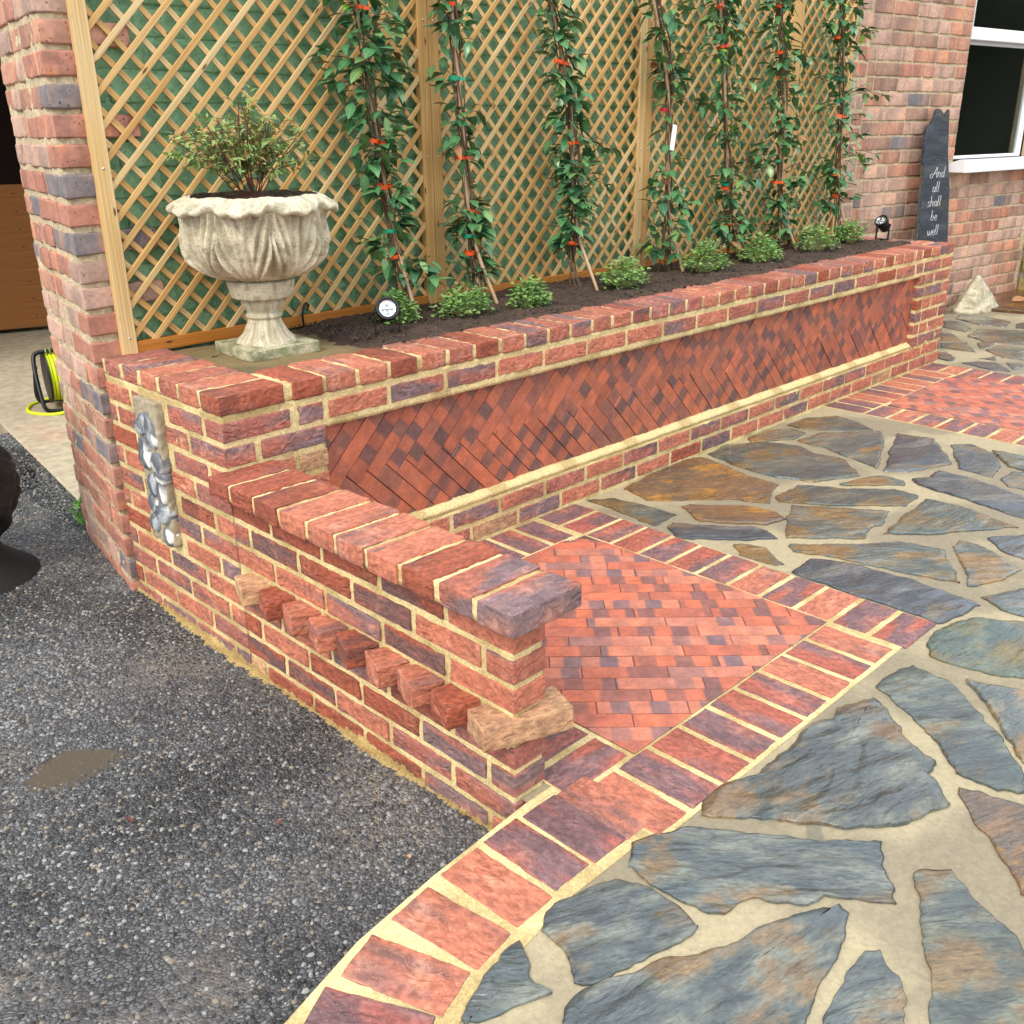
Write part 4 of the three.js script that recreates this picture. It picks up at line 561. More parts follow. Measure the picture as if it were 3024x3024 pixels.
// ---------------------------------------------------------------- trellis
function trellis(x0, x1, label, seed) {
  const R = rng(seed), g = thing('trellis_panel', label, 'trellis', [x0, 0.742, -0.745], 0, 'wooden lattice panels on the green wall'), W = x1 - x0, H = 1.86, fw = 0.05, st = 0.094, S = Math.SQRT1_2;
  delete g.userData.group;
  const bar = (L, w, t) => { const b = block(L, w, t, { nx: 6, ny: 3, nz: 3, r: 0.0028, amp: 0.0008, freq: 12, seed: Math.floor(R() * 1e6) }); return b; };
  const up = (x) => { const m = mesh('frame_post', bar(H, fw, 0.032).rotateZ(Math.PI / 2), pick(M.wood, R), g); m.position.set(x, H / 2, -0.014); };
  up(fw / 2); up(W - fw / 2);
  const lo = mesh('frame_rail', bar(W - 2 * fw - 0.002, 0.042, 0.028), M.woodWet, g); lo.position.set(W / 2, 0.024, -0.016);
  const hi = mesh('frame_rail', bar(W - 2 * fw - 0.002, 0.042, 0.028), M.wood[0], g); hi.position.set(W / 2, H - 0.021, -0.016);
  const a0 = fw - 0.008, a1 = W - fw + 0.008, b0 = 0.036, b1 = H - 0.034;
  for (const dir of [1, -1]) for (let c = -H * 1.1; c < W + H * 1.1; c += st) {
    const o = c + (x0 * 7.3 % st) + (R() - 0.5) * 0.006; // x - dir * y = o
    let y0 = b0, y1 = b1; if (dir > 0) { y0 = Math.max(y0, a0 - o); y1 = Math.min(y1, a1 - o); } else { y0 = Math.max(y0, o - a1); y1 = Math.min(y1, o - a0); }
    if (y1 - y0 < 0.03) continue;
    const L = (y1 - y0) * Math.SQRT2 - 0.004, ym = (y0 + y1) / 2, xm = o + dir * ym, b = block(L, 0.0190 + (R() - 0.5) * 0.002, 0.009, { nx: 3, ny: 3, nz: 3, r: 0.0014, amp: 0.0005, seed: Math.floor(R() * 1e6) });
    const m = mesh('slat', b, pick(M.wood, R), g); m.position.set(xm, ym, dir > 0 ? -0.0085 : -0.0182); m.rotation.z = dir * (Math.PI / 4 + (R() - 0.5) * 0.008);
  }
  for (const y of [0.06, 0.6, 1.1]) for (const x of [fw / 2, W - fw / 2]) { const s = mesh('screw', new THREE.SphereGeometry(0.0045, 8, 6).scale(1, 1, 0.5), M.chrome, g); s.position.set(x, y, 0.0022); }
}
trellis(0.072, 1.468, 'wooden diamond trellis panel behind the stone urn', 301);
trellis(1.470, 2.864, 'wooden diamond trellis panel second from the stone urn', 302);
trellis(2.866, 4.260, 'wooden diamond trellis panel third from the stone urn', 303);
trellis(4.262, 4.955, 'narrow wooden trellis panel beside the house wall', 304);
// ---------------------------------------------------------------- foliage pieces
// one leaf, base at the origin, growing along +x, length 1, top towards +y
function leafGeo(width, fold, droop, seed, n = 5) {
  const pos = [], uv = [], ind = [], R = rng(seed), tw = (R() - 0.5) * 0.5;
  for (let i = 0; i <= n; i++) { const t = i / n, w = width * Math.sin(Math.PI * Math.pow(t, 0.85)) ** 0.9 * (1 - 0.25 * t) + (i === n ? 0.002 : 0.008); for (const s of [-1, 0, 1]) { const yy = -droop * t * t + fold * Math.abs(s) * w, z = s * w * (1 + 0.06 * Math.sin(i * 2.1 + seed)); pos.push(t * (1 - 0.12 * droop), yy + tw * s * w * t, z); uv.push(t, 0.5 + 0.5 * s); } }
  for (let i = 0; i < n; i++) for (let s = 0; s < 2; s++) { const a = i * 3 + s; ind.push(a, a + 1, a + 3, a + 1, a + 4, a + 3); }
  const g = new THREE.BufferGeometry(); g.setAttribute('position', new THREE.Float32BufferAttribute(pos, 3)); g.setAttribute('uv', new THREE.Float32BufferAttribute(uv, 2)); g.setIndex(ind); g.computeVertexNormals(); return g;
}
const LEAF = Array.from({ length: 7 }, (_, i) => leafGeo(0.255 + 0.02 * (i % 3), 0.16 + 0.05 * (i % 4), 0.05 + 0.05 * i, 60 + i));
const SMALL = Array.from({ length: 4 }, (_, i) => leafGeo(0.19, 0.3, 0.1 + 0.12 * i, 90 + i, 3));
const ROUND = Array.from({ length: 4 }, (_, i) => leafGeo(0.40, 0.25, 0.1 + 0.12 * i, 120 + i, 4));
const X = new THREE.Vector3(1, 0, 0), Y = new THREE.Vector3(0, 1, 0);
// matrix of a leaf at p growing along d, top side as near as can be to up
function leafMatrix(p, d, up, s, roll = 0) { const x = d.clone().normalize(), z = new THREE.Vector3().crossVectors(x, up).normalize(), y = new THREE.Vector3().crossVectors(z, x), m = new THREE.Matrix4().makeBasis(x, y, z); if (roll) m.multiply(new THREE.Matrix4().makeRotationX(roll)); return m.scale(new THREE.Vector3(s, s, s)).setPosition(p); }
const rv = (R) => new THREE.Vector3(R() * 2 - 1, R() * 2 - 1, R() * 2 - 1);

function vine(label, path, ties, o = {}) {
  const { count = 230, spread = 0.105, seed = 1, caneMat = M.cane, dry = 0.02, young = 0.05, low = 0.80, bare = [], side = [] } = o;
  const R = rng(seed), Z = -0.60, base = path[path.length - 1], g = thing('climbing_plant', label, 'climbing plant', [base[0], 0.74, Z]);
  const P = path.map(([x, y]) => [x - base[0], y - 0.74]).reverse(), top = P[P.length - 1];
  P.push([top[0] + (top[0] - P[P.length - 2][0]) * 0.8, top[1] + 0.14]);
  const curve = new THREE.CatmullRomCurve3(P.map(([x, y]) => new THREE.Vector3(x, y, 0)));
  const axis = (y) => { for (let i = 1; i < P.length; i++) if (y <= P[i][1] || i === P.length - 1) { const t = (y - P[i - 1][1]) / (P[i][1] - P[i - 1][1]); return mix(P[i - 1][0], P[i][0], t); } };
  // cane, leaning back from the front of the root ball
  const foot = o.foot ?? [0.03, 0.10], H = P[P.length - 1][1];
  mesh('cane', tube([[foot[0], -0.03, foot[1]], [axis(0.3), 0.3, 0.01], [axis(0.8), 0.8, 0.004], [axis(H), H, 0.0]], 0.0075, 30, 8), caneMat, g);
  const st = []; for (let k = 0; k < 6; k++) { const a0 = R() * 6.3, r0 = 0.02 + 0.05 * R(), pts = []; for (let i = 0; i <= 9; i++) { const y = H * i / 9, s = i === 0 ? r0 : 0.007 + 0.018 * R(); pts.push([axis(y) + s * Math.cos(a0 + i * 1.3), y - (i ? 0 : 0.03), s * Math.sin(a0 + i * 1.3)]); } st.push(tube(pts, 0.0022 + 0.002 * R(), 40, 5)); }
  mesh('stems', mergeGeometries(st), M.stem, g);
  for (const [x, y, c] of ties) { const yy = y - 0.74, gx = axis(yy), t = new THREE.CylinderGeometry(0.024, 0.022, 0.014, 18, 1, true); t.scale(1, 1, 0.85); const m = mesh('tie', mergeGeometries([t, t.clone().scale(0.93, 1, 0.93), box(0.022, 0.012, 0.002, 0.030, -0.002, 0.016)]), c === 'o' ? M.orange : c === 'g' ? M.green : M.redTie, g); m.position.set(mix(gx, x - base[0] - 0.01, 0.6), yy, 0.012); m.rotation.set((R() - 0.5) * 0.3, R() * 1.5 - 0.7, (R() - 0.5) * 0.4); }
  // leaf clusters hang round the stems
  let n = 0; const twigs = [];
  const extra = [];
  const cluster = (y, out, yng) => {
    const cx = axis(y), a = (R() * 1.7 - 0.35) * Math.PI, rad = out ?? spread * (0.20 + 0.80 * Math.sqrt(R())) * (0.85 + 0.45 * noise3(y * 5, seed, 0, 7)), c = new THREE.Vector3(cx + Math.cos(a) * rad, y + (R() - 0.3) * 0.05, Math.sin(a) * rad * 0.75), away = new THREE.Vector3(Math.cos(a), 0.25, Math.sin(a));
    twigs.push(tube([[cx, y - 0.04, 0], [mix(cx, c.x, 0.5), mix(y, c.y, 0.5) + 0.005, c.z * 0.5], [c.x, c.y, c.z]], 0.0017, 6, 4));
    for (let k = 0, K = 3 + Math.floor(R() * 4); k < K && n < count; k++, n++) {
      const d = away.clone().multiplyScalar(0.7).add(rv(R).multiplyScalar(0.95)); d.y = d.y * 0.6 - 0.16;
      const s = (yng ? 0.65 : 1) * mix(0.056, 0.092, R()), p = c.clone().addScaledVector(away, (R() - 0.5) * 0.03).add(rv(R).multiplyScalar(0.018)); p.y += (R() - 0.5) * 0.04;
      const q = R(), mat = yng ? M.leafYoung : q < dry ? M.leafDry : pick(M.leaf, R);
      const m = mesh('leaf', pick(LEAF, R), mat, g); leafMatrix(p, d, Y, s, (R() - 0.5) * 0.7).decompose(m.position, m.quaternion, m.scale);
    }
  };
  let guard = 0; while (n < count && guard++ < 600) { const y = low - 0.74 + (H - low + 0.74) * R(); if (bare.some(([a, b]) => y + 0.74 > a && y + 0.74 < b) && R() < 0.85) continue; cluster(y, undefined, R() < young); }
  const more = Math.round(count * 0.75); for (let i = 0; i < more; i++) { const y = low - 0.74 + (H - low + 0.74) * R(); if (bare.some(([a, b]) => y + 0.74 > a && y + 0.74 < b) && R() < 0.85) continue; const a = (R() * 2) * Math.PI, rad = spread * 0.75 * Math.sqrt(R()), d = rv(R); d.y = d.y * 0.55 - 0.3; d.x += Math.cos(a) * 0.5; d.z += Math.sin(a) * 0.4; extra.push(pick(LEAF, R).clone().applyMatrix4(leafMatrix(new THREE.Vector3(axis(y) + Math.cos(a) * rad, y, Math.sin(a) * rad * 0.7), d, Y, mix(0.05, 0.085, R()), (R() - 0.5) * 0.7))); }
  mesh('inner_foliage', mergeGeometries(extra), M.leaf[0], g).userData.kind = 'stuff';
  for (const [y, r, k] of side) for (let i = 0; i < k; i++) { const c = count; const yy = y - 0.74 + (R() - 0.5) * 0.05; sideCluster(yy, r * (0.4 + 0.6 * (i + 1) / k)); }
  function sideCluster(y, r) { const cx = axis(y), c = new THREE.Vector3(cx + r, y + (R() - 0.5) * 0.04, 0.03 + 0.04 * R()); twigs.push(tube([[cx, y - 0.02, 0], [cx + r * 0.5, y + 0.03, 0.03], c.toArray()], 0.0016, 10, 4)); for (let k = 0; k < 5; k++) { const d = rv(R); d.x += Math.sign(r) * 0.5; d.y = d.y * 0.5 - 0.3; const m = mesh('leaf', pick(LEAF, R), R() < 0.12 ? M.leafYoung : pick(M.leaf, R), g); leafMatrix(c, d, Y, mix(0.045, 0.068, R()), (R() - 0.5) * 0.6).decompose(m.position, m.quaternion, m.scale); } }
  mesh('twigs', mergeGeometries(twigs), M.stem, g);
  return g;
}
vine('fullest climbing plant, thick with dark leaves on a cane beside the stone urn', [[1.021, 1.869], [1.049, 1.703], [1.059, 1.528], [1.074, 1.346], [1.121, 1.153], [1.148, 0.953], [1.165, 0.75]], [[1.015, 1.847, 'o'], [1.046, 1.649, 'r'], [1.083, 1.249, 'o'], [1.102, 1.085, 'g'], [1.108, 0.991, 'o'], [1.05, 1.41, 'o']], { seed: 501, count: 298, spread: 0.125, foot: [0.005, 0.09], low: 0.86, young: 0.03 });
vine('sparse climbing plant with bare stems and dry brown leaves beside the first trellis joint', [[1.463, 1.9], [1.482, 1.719], [1.496, 1.53], [1.517, 1.334], [1.53, 1.128], [1.548, 0.957], [1.579, 0.75]], [[1.449, 1.887, 'o'], [1.451, 1.629, 'g'], [1.45, 1.466, 'g'], [1.462, 1.341, 'o'], [1.538, 1.133, 'o'], [1.499, 1.034, 'g'], [1.506, 0.967, 'o']], { seed: 502, count: 190, spread: 0.105, dry: 0.10, bare: [[1.55, 1.74], [1.22, 1.33], [0.76, 0.88]], young: 0.02 });
vine('bushy climbing plant on a pale cane in front of the second trellis panel', [[2.021, 1.938], [2.095, 1.742], [2.143, 1.534], [2.182, 1.315], [2.187, 1.087], [2.172, 0.9], [2.20, 0.74]], [[2.039, 1.708, 'o'], [2.129, 1.383, 'o'], [2.141, 1.171, 'o'], [2.13, 0.953, 'o'], [2.13, 1.18, 'g']], { seed: 503, count: 270, spread: 0.098, foot: [0.0, 0.15], low: 0.90, side: [[1.38, 0.22, 2], [1.2, 0.16, 1], [1.66, -0.15, 3]] });
vine('climbing plant carrying a white label on a tall bamboo cane', [[2.737, 1.988], [2.844, 1.771], [2.863, 1.538], [2.882, 1.296], [2.894, 1.043], [2.888, 0.835], [2.92, 0.74]], [[2.781, 1.521, 'r'], [2.829, 1.074, 'r']], { seed: 504, count: 215, spread: 0.115, foot: [0.0, 0.11], dry: 0.05, bare: [[1.15, 1.55]], low: 0.82 });
vine('loose climbing plant with drooping leaves just right of the labelled bamboo cane', [[3.258, 2.024], [3.315, 1.789], [3.346, 1.541], [3.413, 1.281], [3.463, 1.008], [3.526, 0.75]], [[3.217, 1.99, 'o'], [3.229, 1.812, 'o'], [3.351, 1.138, 'o'], [3.385, 0.945, 'o'], [3.351, 1.155, 'g']], { seed: 505, count: 250, spread: 0.12, dry: 0.05, bare: [[1.25, 1.36]], side: [[1.2, 0.2, 2]] });
vine('dense climbing plant in front of the last post of the trellis', [[3.798, 2.061], [3.858, 1.809], [3.932, 1.545], [3.923, 1.267], [4.003, 0.974], [4.04, 0.75]], [[3.785, 2.028, 'o'], [3.79, 1.81, 'o'], [3.812, 1.686, 'o'], [3.839, 1.462, 'o'], [3.875, 1.255, 'g'], [3.855, 1.143, 'o']], { seed: 506, count: 268, spread: 0.135, side: [[1.75, 0.2, 2], [1.2, 0.35, 4]] });
vine('climbing plant reaching out over the house bricks at the right end of the trellis', [[4.469, 2.107], [4.502, 1.834], [4.601, 1.548], [4.605, 1.248], [4.677, 0.932], [4.719, 0.75]], [[4.395, 1.911, 'o'], [4.446, 1.69, 'g'], [4.472, 1.576, 'g'], [4.51, 1.495, 'o'], [4.548, 1.159, 'o'], [4.584, 1.034, 'o']], { seed: 507, count: 230, spread: 0.13, side: [[1.62, 0.42, 4], [1.24, 0.36, 4], [1.95, 0.25, 3], [1.18, -0.2, 2]], bare: [[0.76, 0.95]] });
tag(mesh('plant_label', block(0.036, 0.118, 0.0015, { r: 0.0006, amp: 0 }).rotateZ(-0.16), M.paper), 'blank white plastic plant label hanging on the bamboo cane', 'plant label').position.set(2.868, 1.395, -0.568);

// low leafy plants along the front of the soil
[[1.044, -0.50, 0.115, 0.10, 'low leafy plant right behind the near spotlight'], [1.310, -0.40, 0.165, 0.115, 'largest low leafy plant, pale stemmed, below the first trellis joint'], [1.650, -0.37, 0.135, 0.10, 'low leafy plant with a tiny white flower left of the pale cane'], [2.310, -0.40, 0.175, 0.12, 'wide low leafy plant right of the pale cane'], [2.985, -0.42, 0.20, 0.13, 'low fresh green plant just right of the bamboo cane with the label'], [3.50, -0.42, 0.20, 0.12, 'third low leafy plant from the far spotlight'], [4.15, -0.44, 0.21, 0.14, 'dense low leafy plant below the last climbing plant'], [4.66, -0.48, 0.16, 0.13, 'low leafy plant touching the far spotlight']].forEach(([x, z, r, h, label], i) => {
  r *= 0.70; h *= 1.05; const R = rng(600 + i), g = thing('low_leafy_plant', label, 'plant', [x, 0.752, z]), st = [], lv = [[], [], []];
  for (let k = 0; k < 70; k++) { const a = R() * 6.283, q = Math.sqrt(R()), e = [Math.cos(a) * r * q * 0.92, h * (1.0 - 0.66 * q * q) * (0.55 + 0.55 * R()), Math.sin(a) * r * q * 0.72]; st.push(tube([[e[0] * 0.25, -0.01, e[2] * 0.25], [e[0] * 0.6, e[1] * 0.75, e[2] * 0.6], e], 0.0012, 7, 4));
    for (let j = 0; j < 9; j++) { const p = new THREE.Vector3(...e).add(rv(R).multiplyScalar(0.024)); p.y = Math.max(0.006, p.y); const d = rv(R); d.y = Math.abs(d.y) * 0.4; lv[Math.floor(R() * 3)].push(pick(ROUND, R).clone().applyMatrix4(leafMatrix(p, d, Y, mix(0.015, 0.027, R()), (R() - 0.5)))); } }
  mesh('stems', mergeGeometries(st), std({ color: 0xb4b47a, roughness: 0.7 }), g);
  lv.forEach((l, k) => { mesh('foliage', mergeGeometries(l), M.leafBush[k], g).userData.kind = 'stuff'; });
});

// ---------------------------------------------------------------- stone urn and its shrub
{
  const u = thing('stone_urn', 'weathered cream stone garden urn carved with leaves on a square foot', 'urn', [0.470, 0.7335, -0.496], -0.03);
  mesh('plinth', block(0.262, 0.040, 0.262, { nx: 14, ny: 4, nz: 14, r: 0.006, amp: 0.0025, freq: 18, seed: 5, edge: 0.004 }).translate(0, 0.0195, 0), M.mossy, u);
  const lathe = (prof, f, n = 96) => { const g = new THREE.LatheGeometry(prof.map((a) => new THREE.Vector2(...a)), n), p = g.attributes.position, uv = g.attributes.uv; for (let i = 0; i < p.count; i++) { const x = p.getX(i), y = p.getY(i), z = p.getZ(i), a = Math.atan2(z, x), r = Math.hypot(x, z), k = f ? f(a, y, r) : 0; p.setXYZ(i, x + k * Math.cos(a), y, z + k * Math.sin(a)); uv.setXY(i, a * 0.2, y); } return smoothNormals(g); };
  const fine = (pts, n) => new THREE.SplineCurve(pts.map((a) => new THREE.Vector2(...a))).getPoints(n).map((v) => [v.x, v.y]);
  mesh('stem', lathe(fine([[0.128, 0.038], [0.118, 0.050], [0.092, 0.072], [0.076, 0.100], [0.068, 0.118]], 20).concat(fine([[0.070, 0.120], [0.078, 0.128], [0.070, 0.138]], 8), fine([[0.069, 0.139], [0.072, 0.148], [0.088, 0.170], [0.086, 0.184], [0.078, 0.192]], 12)), (a, y) => (y > 0.045 && y < 0.118 ? 0.0035 * Math.cos(a * 22) * smooth(0.118, 0.07, y) : y > 0.145 ? 0.0022 * Math.cos(a * 18) : 0) + 0.0015 * noise3(a * 9, y * 90, 0, 4), 160), M.stone, u);
  mesh('collar', lathe([[0.0, 0.188], [0.118, 0.189], [0.128, 0.196], [0.140, 0.232], [0.142, 0.252], [0.0, 0.256]].flatMap((a, i, l) => (i < l.length - 1 ? [a, [mix(a[0], l[i + 1][0], 0.5), mix(a[1], l[i + 1][1], 0.5)]] : [a])), (a, y, r) => (r > 0.1 ? 0.0015 * noise3(a * 8, y * 60, 0, 6) : 0)), M.stone, u);
  // bowl: eight carved leaves that curl over at the rim, a smaller one tucked between
  const NA = 384, NV = 110, pos = [], uv = [], ind = [], TAU = Math.PI * 2;
  const prof = new THREE.SplineCurve([[0.10, 0.250], [0.155, 0.262], [0.205, 0.285], [0.240, 0.322], [0.256, 0.370], [0.262, 0.425], [0.270, 0.460], [0.283, 0.480]].map((a) => new THREE.Vector2(...a)));
  const lobe = (a) => { const q = mod(a / TAU * 8 + 0.62, 1); return (q - 0.5) * 2; };   // -1..1 across one leaf
  for (let j = 0; j <= NV; j++) for (let i = 0; i <= NA; i++) {
    const a = i / NA * TAU, v = j / NV, q = lobe(a), s = Math.abs(q), wave = smooth(1, 0.25, s), scal = 0.5 + 0.5 * Math.cos(q * Math.PI * 3.2);
    let r, y;
    if (v < 0.72) {
      const t = v / 0.72, P = prof.getPoint(t); r = P.x; y = P.y;
      const w = 0.90 - 0.25 * Math.cos(t * 5.2) * (1 - t) , inside = smooth(w + 0.05, w - 0.08, s), rib = Math.exp(-((q / 0.085) ** 2)), groove = Math.exp(-(((s - 0.16) / 0.05) ** 2));
      const vein = (0.5 + 0.5 * Math.cos((s * 3.2 - t * 3.8 + 0.5 * t * t) * TAU)) ** 0.6, fan = smooth(0.18, 0.4, s) * smooth(0.03, 0.25, t) * inside;
      const small = Math.exp(-(((1 - s) / 0.16) ** 2)) * smooth(0.55, 1, t);
      r += smooth(0.02, 0.2, t) * (0.022 * inside + 0.010 * rib - 0.009 * groove + 0.018 * (vein - 0.5) * fan + 0.016 * small) + 0.024 * fan * smooth(0.15, 0.45, t) * smooth(0.8, 0.55, t) * vein * smooth(0.35, 0.75, s);
    } else { // rim: out and over, then back in
      const t = (v - 0.72) / 0.28, k = t * Math.PI, lip = 0.030 + 0.020 * wave - 0.012 * Math.exp(-(((1 - s) / 0.10) ** 2));
      r = 0.285 + 0.012 * wave + Math.sin(k * 0.9) * lip - smooth(0.5, 1, t) * 0.048; y = 0.480 - 0.004 * wave + (1 - Math.cos(k)) * 0.0225 - Math.sin(k) * (0.016 * wave + 0.012 * scal);
    }
    r += 0.0018 * noise3(Math.cos(a) * 22, y * 70, Math.sin(a) * 22, 8) + 0.0012 * noise3(Math.cos(a) * 60, y * 160, Math.sin(a) * 60, 9); y += 0.0015 * noise3(Math.cos(a) * 20, 3, Math.sin(a) * 20, 10);
    pos.push(r * Math.cos(a), y, r * Math.sin(a)); uv.push(a * 0.26, y);
  }
  for (let j = 0; j < NV; j++) for (let i = 0; i < NA; i++) { const p = j * (NA + 1) + i, b = p + NA + 1; ind.push(p, b, p + 1, p + 1, b, b + 1); }
  const g = new THREE.BufferGeometry(); g.setAttribute('position', new THREE.Float32BufferAttribute(pos, 3)); g.setAttribute('uv', new THREE.Float32BufferAttribute(uv, 2)); g.setIndex(ind);
  mesh('bowl', smoothNormals(g), M.stone, u);
  const so = new THREE.CircleGeometry(0.272, 48, 0), rings = new THREE.RingGeometry(0.001, 0.272, 64, 14).rotateX(-Math.PI / 2), p = rings.attributes.position, uv2 = rings.attributes.uv; for (let i = 0; i < p.count; i++) { const x = p.getX(i), z = p.getZ(i); p.setY(i, 0.494 + 0.03 * Math.exp(-(x * x + z * z) / 0.02) + 0.008 * noise3(x * 30, 0, z * 30, 3)); uv2.setXY(i, x, z); } rings.computeVertexNormals();
  mesh('compost', rings, std({ map: T.soil, color: 0xc87850, roughness: 0.95 }), u);
  for (const m of u.children) if (m.name !== 'plinth') m.scale.set(0.80, 1, 0.80);
  // shrub
  const s = thing('potted_shrub', 'airy small leaved shrub growing in the stone urn', 'shrub', [0.478, 1.235, -0.496]), R = rng(700), st = [], leaves = [], ends = [];
  for (let k = 0; k < 24; k++) {
    const a = R() * TAU, lean = 0.10 + 0.95 * R(), L = mix(0.22, 0.33, R()), d = new THREE.Vector3(Math.cos(a) * lean, 1, Math.sin(a) * lean * 0.8).normalize(), b = new THREE.Vector3((R() - 0.5) * 0.04, -0.02, (R() - 0.5) * 0.04);
    const m = b.clone().addScaledVector(d, L * 0.55), e = b.clone().addScaledVector(d, L); e.y -= lean * 0.05; e.add(rv(R).multiplyScalar(0.03)); st.push(tube([b.toArray(), m.toArray(), e.toArray()], 0.0018, 12, 5));
    const main = new THREE.CatmullRomCurve3([b, m, e]);
    for (let j = 0; j < 8; j++) { const t = mix(0.35, 1, (j + R()) / 8), q = main.getPoint(t), dd = rv(R).setY(R() * 0.7 - 0.1).normalize(), len = mix(0.05, 0.13, R()), f = q.clone().addScaledVector(dd, len); f.y -= 0.012; st.push(tube([q.toArray(), q.clone().lerp(f, 0.55).add(new THREE.Vector3(0, 0.01, 0)).toArray(), f.toArray()], 0.0009, 6, 4)); ends.push([q, f, dd]); }
  }
  { const q = new THREE.Vector3(-0.06, 0.09, 0.05), f = new THREE.Vector3(-0.30, 0.155, 0.02); st.push(tube([[0, 0, 0], q.toArray(), f.toArray()], 0.0015, 12, 4)); for (let j = 0; j < 9; j++) ends.push([q.clone().lerp(f, 0.35 + j * 0.06), q.clone().lerp(f, 0.42 + j * 0.065).add(rv(R).multiplyScalar(0.02)), new THREE.Vector3(-1, 0, 0)]); }
  for (const [q, f, d] of ends) for (let j = 0; j < 9; j++) { const t = (j + 1) / 9, pt = q.clone().lerp(f, t); pt.y += 0.008 * Math.sin(t * 3); const dir = d.clone().multiplyScalar(0.6).add(rv(R)); dir.y *= 0.5; leaves.push([pt, dir, mix(0.018, 0.034, R())]); }
  mesh('stems', mergeGeometries(st), M.stemRed, s);
  leaves.sort((a, b) => (b[2] + b[0].z * 0.06) - (a[2] + a[0].z * 0.06)); const rest = [[], [], [], []];
  leaves.forEach(([pt, dir, size], i) => { const mm = leafMatrix(pt, dir, Y, size, (R() - 0.5)), w = R() < 0.10 ? 3 : Math.floor(R() * 3); if (i < 290) { const m = mesh('leaf', pick(SMALL, R), M.leafShrub[w], s); mm.decompose(m.position, m.quaternion, m.scale); } else rest[w].push(pick(SMALL, R).clone().applyMatrix4(mm)); });
  rest.forEach((l, w) => { if (l.length) mesh('foliage', mergeGeometries(l), M.leafShrub[w], s).userData.kind = 'stuff'; });
}

// ---------------------------------------------------------------- garden spotlights
function spotlight(label, pos, yaw, tilt) {
  const g = thing('garden_spotlight', label, 'spotlight', pos, yaw, 'black spike spotlights in the planter'); delete g.userData.group;
  const prof = [[0, -0.045], [0.020, -0.045], [0.028, -0.040], [0.032, -0.02], [0.034, 0.01], [0.0345, 0.012], [0.040, 0.014], [0.042, 0.020], [0.042, 0.042], [0.040, 0.046], [0.034, 0.046], [0.030, 0.036], [0, 0.034]].map((a) => new THREE.Vector2(...a));
  const head = new THREE.Group(); head.name = 'lamp_head'; head.position.y = 0.085; head.rotation.x = Math.PI / 2 - tilt; g.add(head);
  mesh('housing', new THREE.LatheGeometry(prof, 40), M.black, head);
  mesh('reflector', new THREE.LatheGeometry([[0, 0.0345], [0.012, 0.035], [0.026, 0.038], [0.030, 0.0405]].map((a) => new THREE.Vector2(...a)), 32), M.chrome, head);
  for (let i = 0; i < 5; i++) { const m = mesh('lens_cup', new THREE.SphereGeometry(0.0075, 14, 10, 0, Math.PI * 2, 0, Math.PI / 2), M.chrome, head), a = i * 1.2566; m.position.set(i < 4 ? 0.0155 * Math.cos(i * 1.5708) : 0, 0.0365, i < 4 ? 0.0155 * Math.sin(i * 1.5708) : 0); }
  mesh('lens', new THREE.CylinderGeometry(0.031, 0.031, 0.002, 32).translate(0, 0.0445, 0), M.lens, head);
  for (const s of [-1, 1]) mesh('bracket_arm', mergeGeometries([box(0.004, 0.10, 0.014, s * 0.044, 0.045, 0), new THREE.CylinderGeometry(0.008, 0.008, 0.008, 16).rotateZ(Math.PI / 2).translate(s * 0.047, 0.085, 0)]), M.black, g);
  mesh('bracket_base', mergeGeometries([box(0.092, 0.005, 0.02, 0, -0.003, 0), new THREE.ConeGeometry(0.010, 0.08, 8).rotateX(Math.PI).translate(0, -0.045, 0)]), M.black, g);
}
spotlight('black garden spotlight facing forward in the soil beside the stone urn', [0.880, 0.752, -0.345], -0.55, 0.42);
spotlight('black garden spotlight tilted up at the far right end of the planter', [4.905, 0.765, -0.395], -1.75, 0.75);
tag(mesh('electric_cable', tube([[0.77, 0.75, -0.72], [0.765, 0.80, -0.715], [0.785, 0.835, -0.722], [0.81, 0.825, -0.74], [0.83, 0.80, -0.78]], 0.0045, 24, 8), M.black), 'short black cable looping through the trellis behind the stone urn', 'cable');

